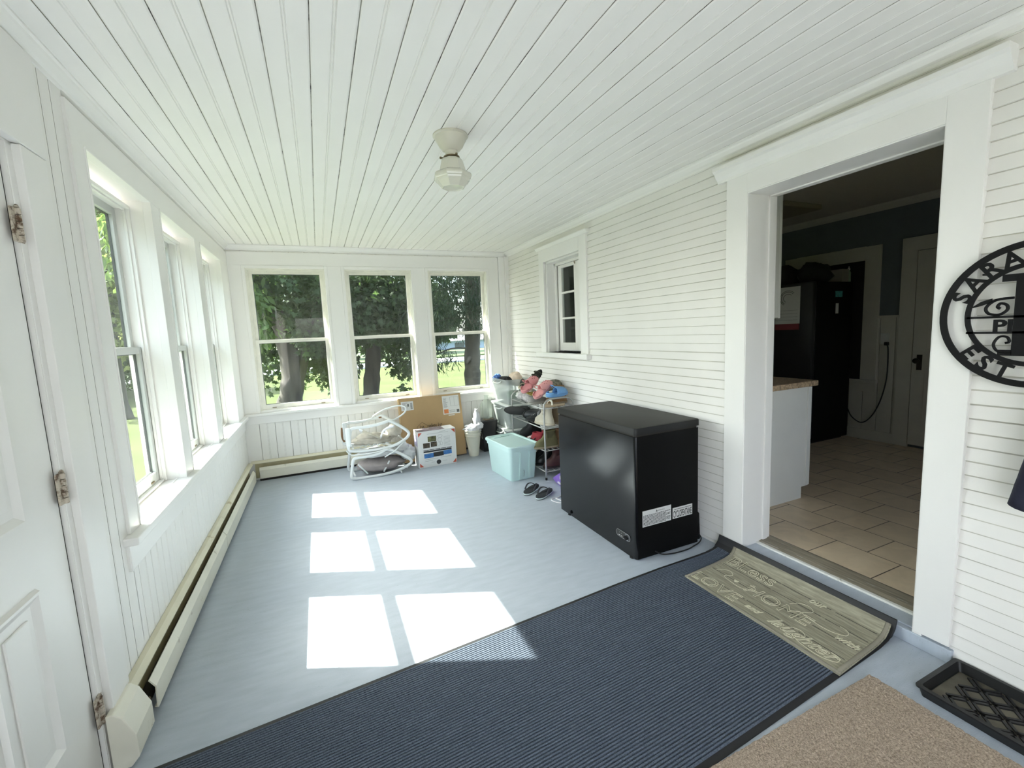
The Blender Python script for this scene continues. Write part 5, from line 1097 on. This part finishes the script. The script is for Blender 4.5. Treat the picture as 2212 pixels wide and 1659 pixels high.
# tree in the left far window: leaning, forked
tree('leaning forked tree outside the left far window, its bright leaves hanging into view', [(.02,9.0,GZ-.1),(.16,8.95,.1),(.30,8.9,.7),(.28,8.9,1.3),(.12,8.9,2.2),(-.1,9,3.4)], (.25,.11),
     [((.0,9.2,4.2),(3.2,2.6,2.4),3600),((.75,10.0,2.35),(1.3,1.2,1.5),1900),((.1,10.2,1.9),(1.5,1.0,1.5),1900),((.15,8.2,2.5),(.9,.45,.75),900),((.75,8.5,1.75),(.5,.4,.6),420),((1.0,10.6,1.3),(.7,.8,1.0),600)], LM1, .115, MAPLE, 11,
     [([(.30,8.9,.5),(.50,8.85,1.0),(.62,8.85,1.5),(.9,8.9,2.4)],.11), ([(.1,8.9,1.6),(-.4,8.9,2.1),(-1.0,8.8,2.6)],.07)])
tree('bright green young tree in front of the leaning tree, at the left far window', [(-1.25,7.9,GZ-.1),(-1.2,7.9,.8),(-1.15,7.9,2.0),(-1.1,7.9,3.2)], (.09,.04),
     [((-.42,7.6,2.55),(.62,.5,.55),520),((-.30,7.55,1.95),(.50,.4,.38),330),((-.12,7.5,1.62),(.38,.3,.25),150),((-1.2,7.9,3.0),(1.0,.8,.9),500)], LM2, .14, OVAL, 12,
     [([(-1.2,7.9,1.9),(-.8,7.75,2.2),(-.3,7.6,2.4)],.03)], droop=1.2)
tree('maple outside the middle far window with straight trunk and dark leaves hanging low', [(1.70,9.9,GZ-.1),(1.76,9.9,.3),(1.85,9.87,1.0),(1.93,9.85,1.9),(1.96,9.8,3.2)], (.19,.13),
     [((1.9,9.6,3.6),(2.6,2.2,2.0),3600),((1.55,8.9,2.05),(.9,.6,.75),1700),((2.1,9.0,2.15),(.7,.5,.7),900),((2.2,10.6,1.9),(1.3,.8,.9),1300),((1.15,9.8,.95),(.45,.7,.45),330),((2.55,9.9,1.0),(.55,.7,.5),420),((2.35,9.2,.35),(.16,.15,.18),26)], LM1, .12, MAPLE, 21,
     [([(1.9,9.86,1.5),(1.5,9.6,1.9),(1.0,9.4,2.2)],.06), ([(1.92,9.85,1.7),(2.4,9.8,2.0),(2.9,9.7,2.3)],.06)])
tree('old spruce outside the right far window with dark trunk and bare drooping twigs', [(3.62,8.5,GZ-.1),(3.62,8.5,.4),(3.64,8.48,1.0),(3.70,8.46,2.0),(3.76,8.45,3.4)], (.17,.15),
     [((3.1,8.9,3.1),(1.4,1.2,1.2),2600),((2.75,8.7,1.75),(.75,.8,.55),1300),((3.2,9.6,2.2),(1.0,.8,.8),1500),((2.9,8.8,1.0),(.55,.6,.28),520),((3.45,7.9,2.45),(.75,.4,.7),1500),((4.1,9.6,2.3),(.8,.7,1.1),1500),((3.5,8.0,1.75),(.4,.3,.3),350)], LM3, .13, NEEDLE, 31,
     [([(3.66,8.46,z),(3.2,8.5+.1*i,z+.02),(2.7,8.6+.1*i,z-.18)],.022) for i, z in enumerate((1.15,1.45,1.75,2.05,2.35))]+[([(3.62,8.42,1.02),(3.52,8.35,.95),(3.46,8.33,.86)],.06)], droop=1.)
# trees beyond the lawn
FT = [(-9,27,7.,3.0),(-4.5,42,8.,2.6),(1.0,43,8.5,2.7),(6.0,44,9.,2.6),(10.5,45,7.5,3.6)]
nm = ['far tree beyond the lawn, leftmost of the row across the road','far tree across the road, behind the leaning forked tree','far tree across the road, between the left and middle far windows','far tree across the road, behind the maple','far tree across the road, between the maple and the spruce','far tree across the road, behind the spruce','far tree across the road, rightmost of the row']
for i, (x, y, h, r) in enumerate(FT):
    tree(nm[i], [(x,y,GZ-.1),(x,y,1.2),(x+.1,y,h*.6)], (.35,.15), [((x,y,h*.52),(r,r*.7,h*.46),1500),((x+r*.4,y,h*.4),(r*.7,r*.6,h*.3),500)], LM5, .75, MAPLE, 40+i)
# left side: bright tree and hedge across the lawn
tree('yellow-green sunlit tree seen through the nearest left window', [(-4.3,15.2,GZ-.1),(-4.3,15.2,1.2),(-4.2,15.1,3.6)], (.2,.1), [((-4.3,15.4,3.9),(1.9,1.5,1.7),2300),((-4.3,15.6,2.1),(1.5,1.2,1.0),1100),((-4.5,15.3,5.6),(1.3,1.2,1.1),900)], LM4, .21, MAPLE, 61, group='trees beyond the left windows')
tree('dark leafy tree across the lawn behind the yellow-green one', [(-8.2,22,GZ-.1),(-8.2,22,1.5),(-8.2,22,5)], (.35,.15), [((-8.2,22,4.2),(3.2,2.4,3.9),4200)], LM1, .38, MAPLE, 62, group='trees beyond the left windows')
tree('tall dark tree further left across the lawn', [(-13.5,20,GZ-.1),(-13.5,20,1.5),(-13.5,20,5)], (.35,.15), [((-13.5,20,4.2),(3.6,2.6,4.0),2600)], LM1, .45, MAPLE, 63, group='trees beyond the left windows')
rs = random.Random(9); hd = thing('hedge', 'low green hedge along the far edge of the lawn on the left', 'hedge', (-9,20.6,GZ))
bm = NB()
for k in range(9): leaves(bm, (-13.5+1.1*k,20.2+.35*k,.35), (.85,.6,.8), 330, .2, OVAL, rs)
P(hd, bm, LM2, 'foliage'); bm = NB()
for k in range(9): tube(bm, [(-13.5+1.1*k,20.2+.35*k,GZ-.05),(-13.5+1.1*k,20.2+.35*k,.2),(-13.4+1.1*k,20.2+.35*k,.6)], .03, 6)
P(hd, bm, BARK, 'stems')
tree('broad unseen tree added on the lawn to shade the porch, close to its left wall', [(-6.6,-2.6,GZ-.1),(-6.6,-2.6,1.2),(-6.5,-2.6,4)], (.3,.15), [((-6.6,-2.6,3.2),(2.6,3.,3.2),3000)], LM1, .4, MAPLE, 71, group='trees beyond the left windows')  # out of view, added to cut the light on the left window reveals
tree('round unseen tree added on the lawn to shade the porch, outside the left windows', [(-6.4,1.2,GZ-.1),(-6.4,1.2,1.2),(-6.3,1.2,4)], (.3,.15), [((-6.4,1.0,2.6),(1.8,1.8,2.8),2400)], LM1, .4, MAPLE, 72, group='trees beyond the left windows')  # second unseen tree, added to dim what reaches the left reveals
# pale blue-grey building beyond the road
bd = thing('distant_building', 'low blue-grey building beyond the road, seen under the trees in the right far window', 'building', (20,55,GZ))
bm = NB(); box(bm, 10, 30, 52, 58, GZ, .75); P(bd, bm, mat('blue_grey_cladding', (.26,.32,.42), .7, var=.06), 'wall')
bm = NB(); prism(bm, [(51.6,.7),(55,1.5),(58.4,.7)], 'x', 9.6, 30.4); P(bd, bm, mat('grey_roof', (.18,.18,.19), .8), 'roof')
for k in range(4):
    bm = NB(); box(bm, 12+4*k, 13.2+4*k, 51.96, 52.02, -.1, .45); P(bd, bm, mat('dark_pane', (.04,.05,.06), .2), 'window')
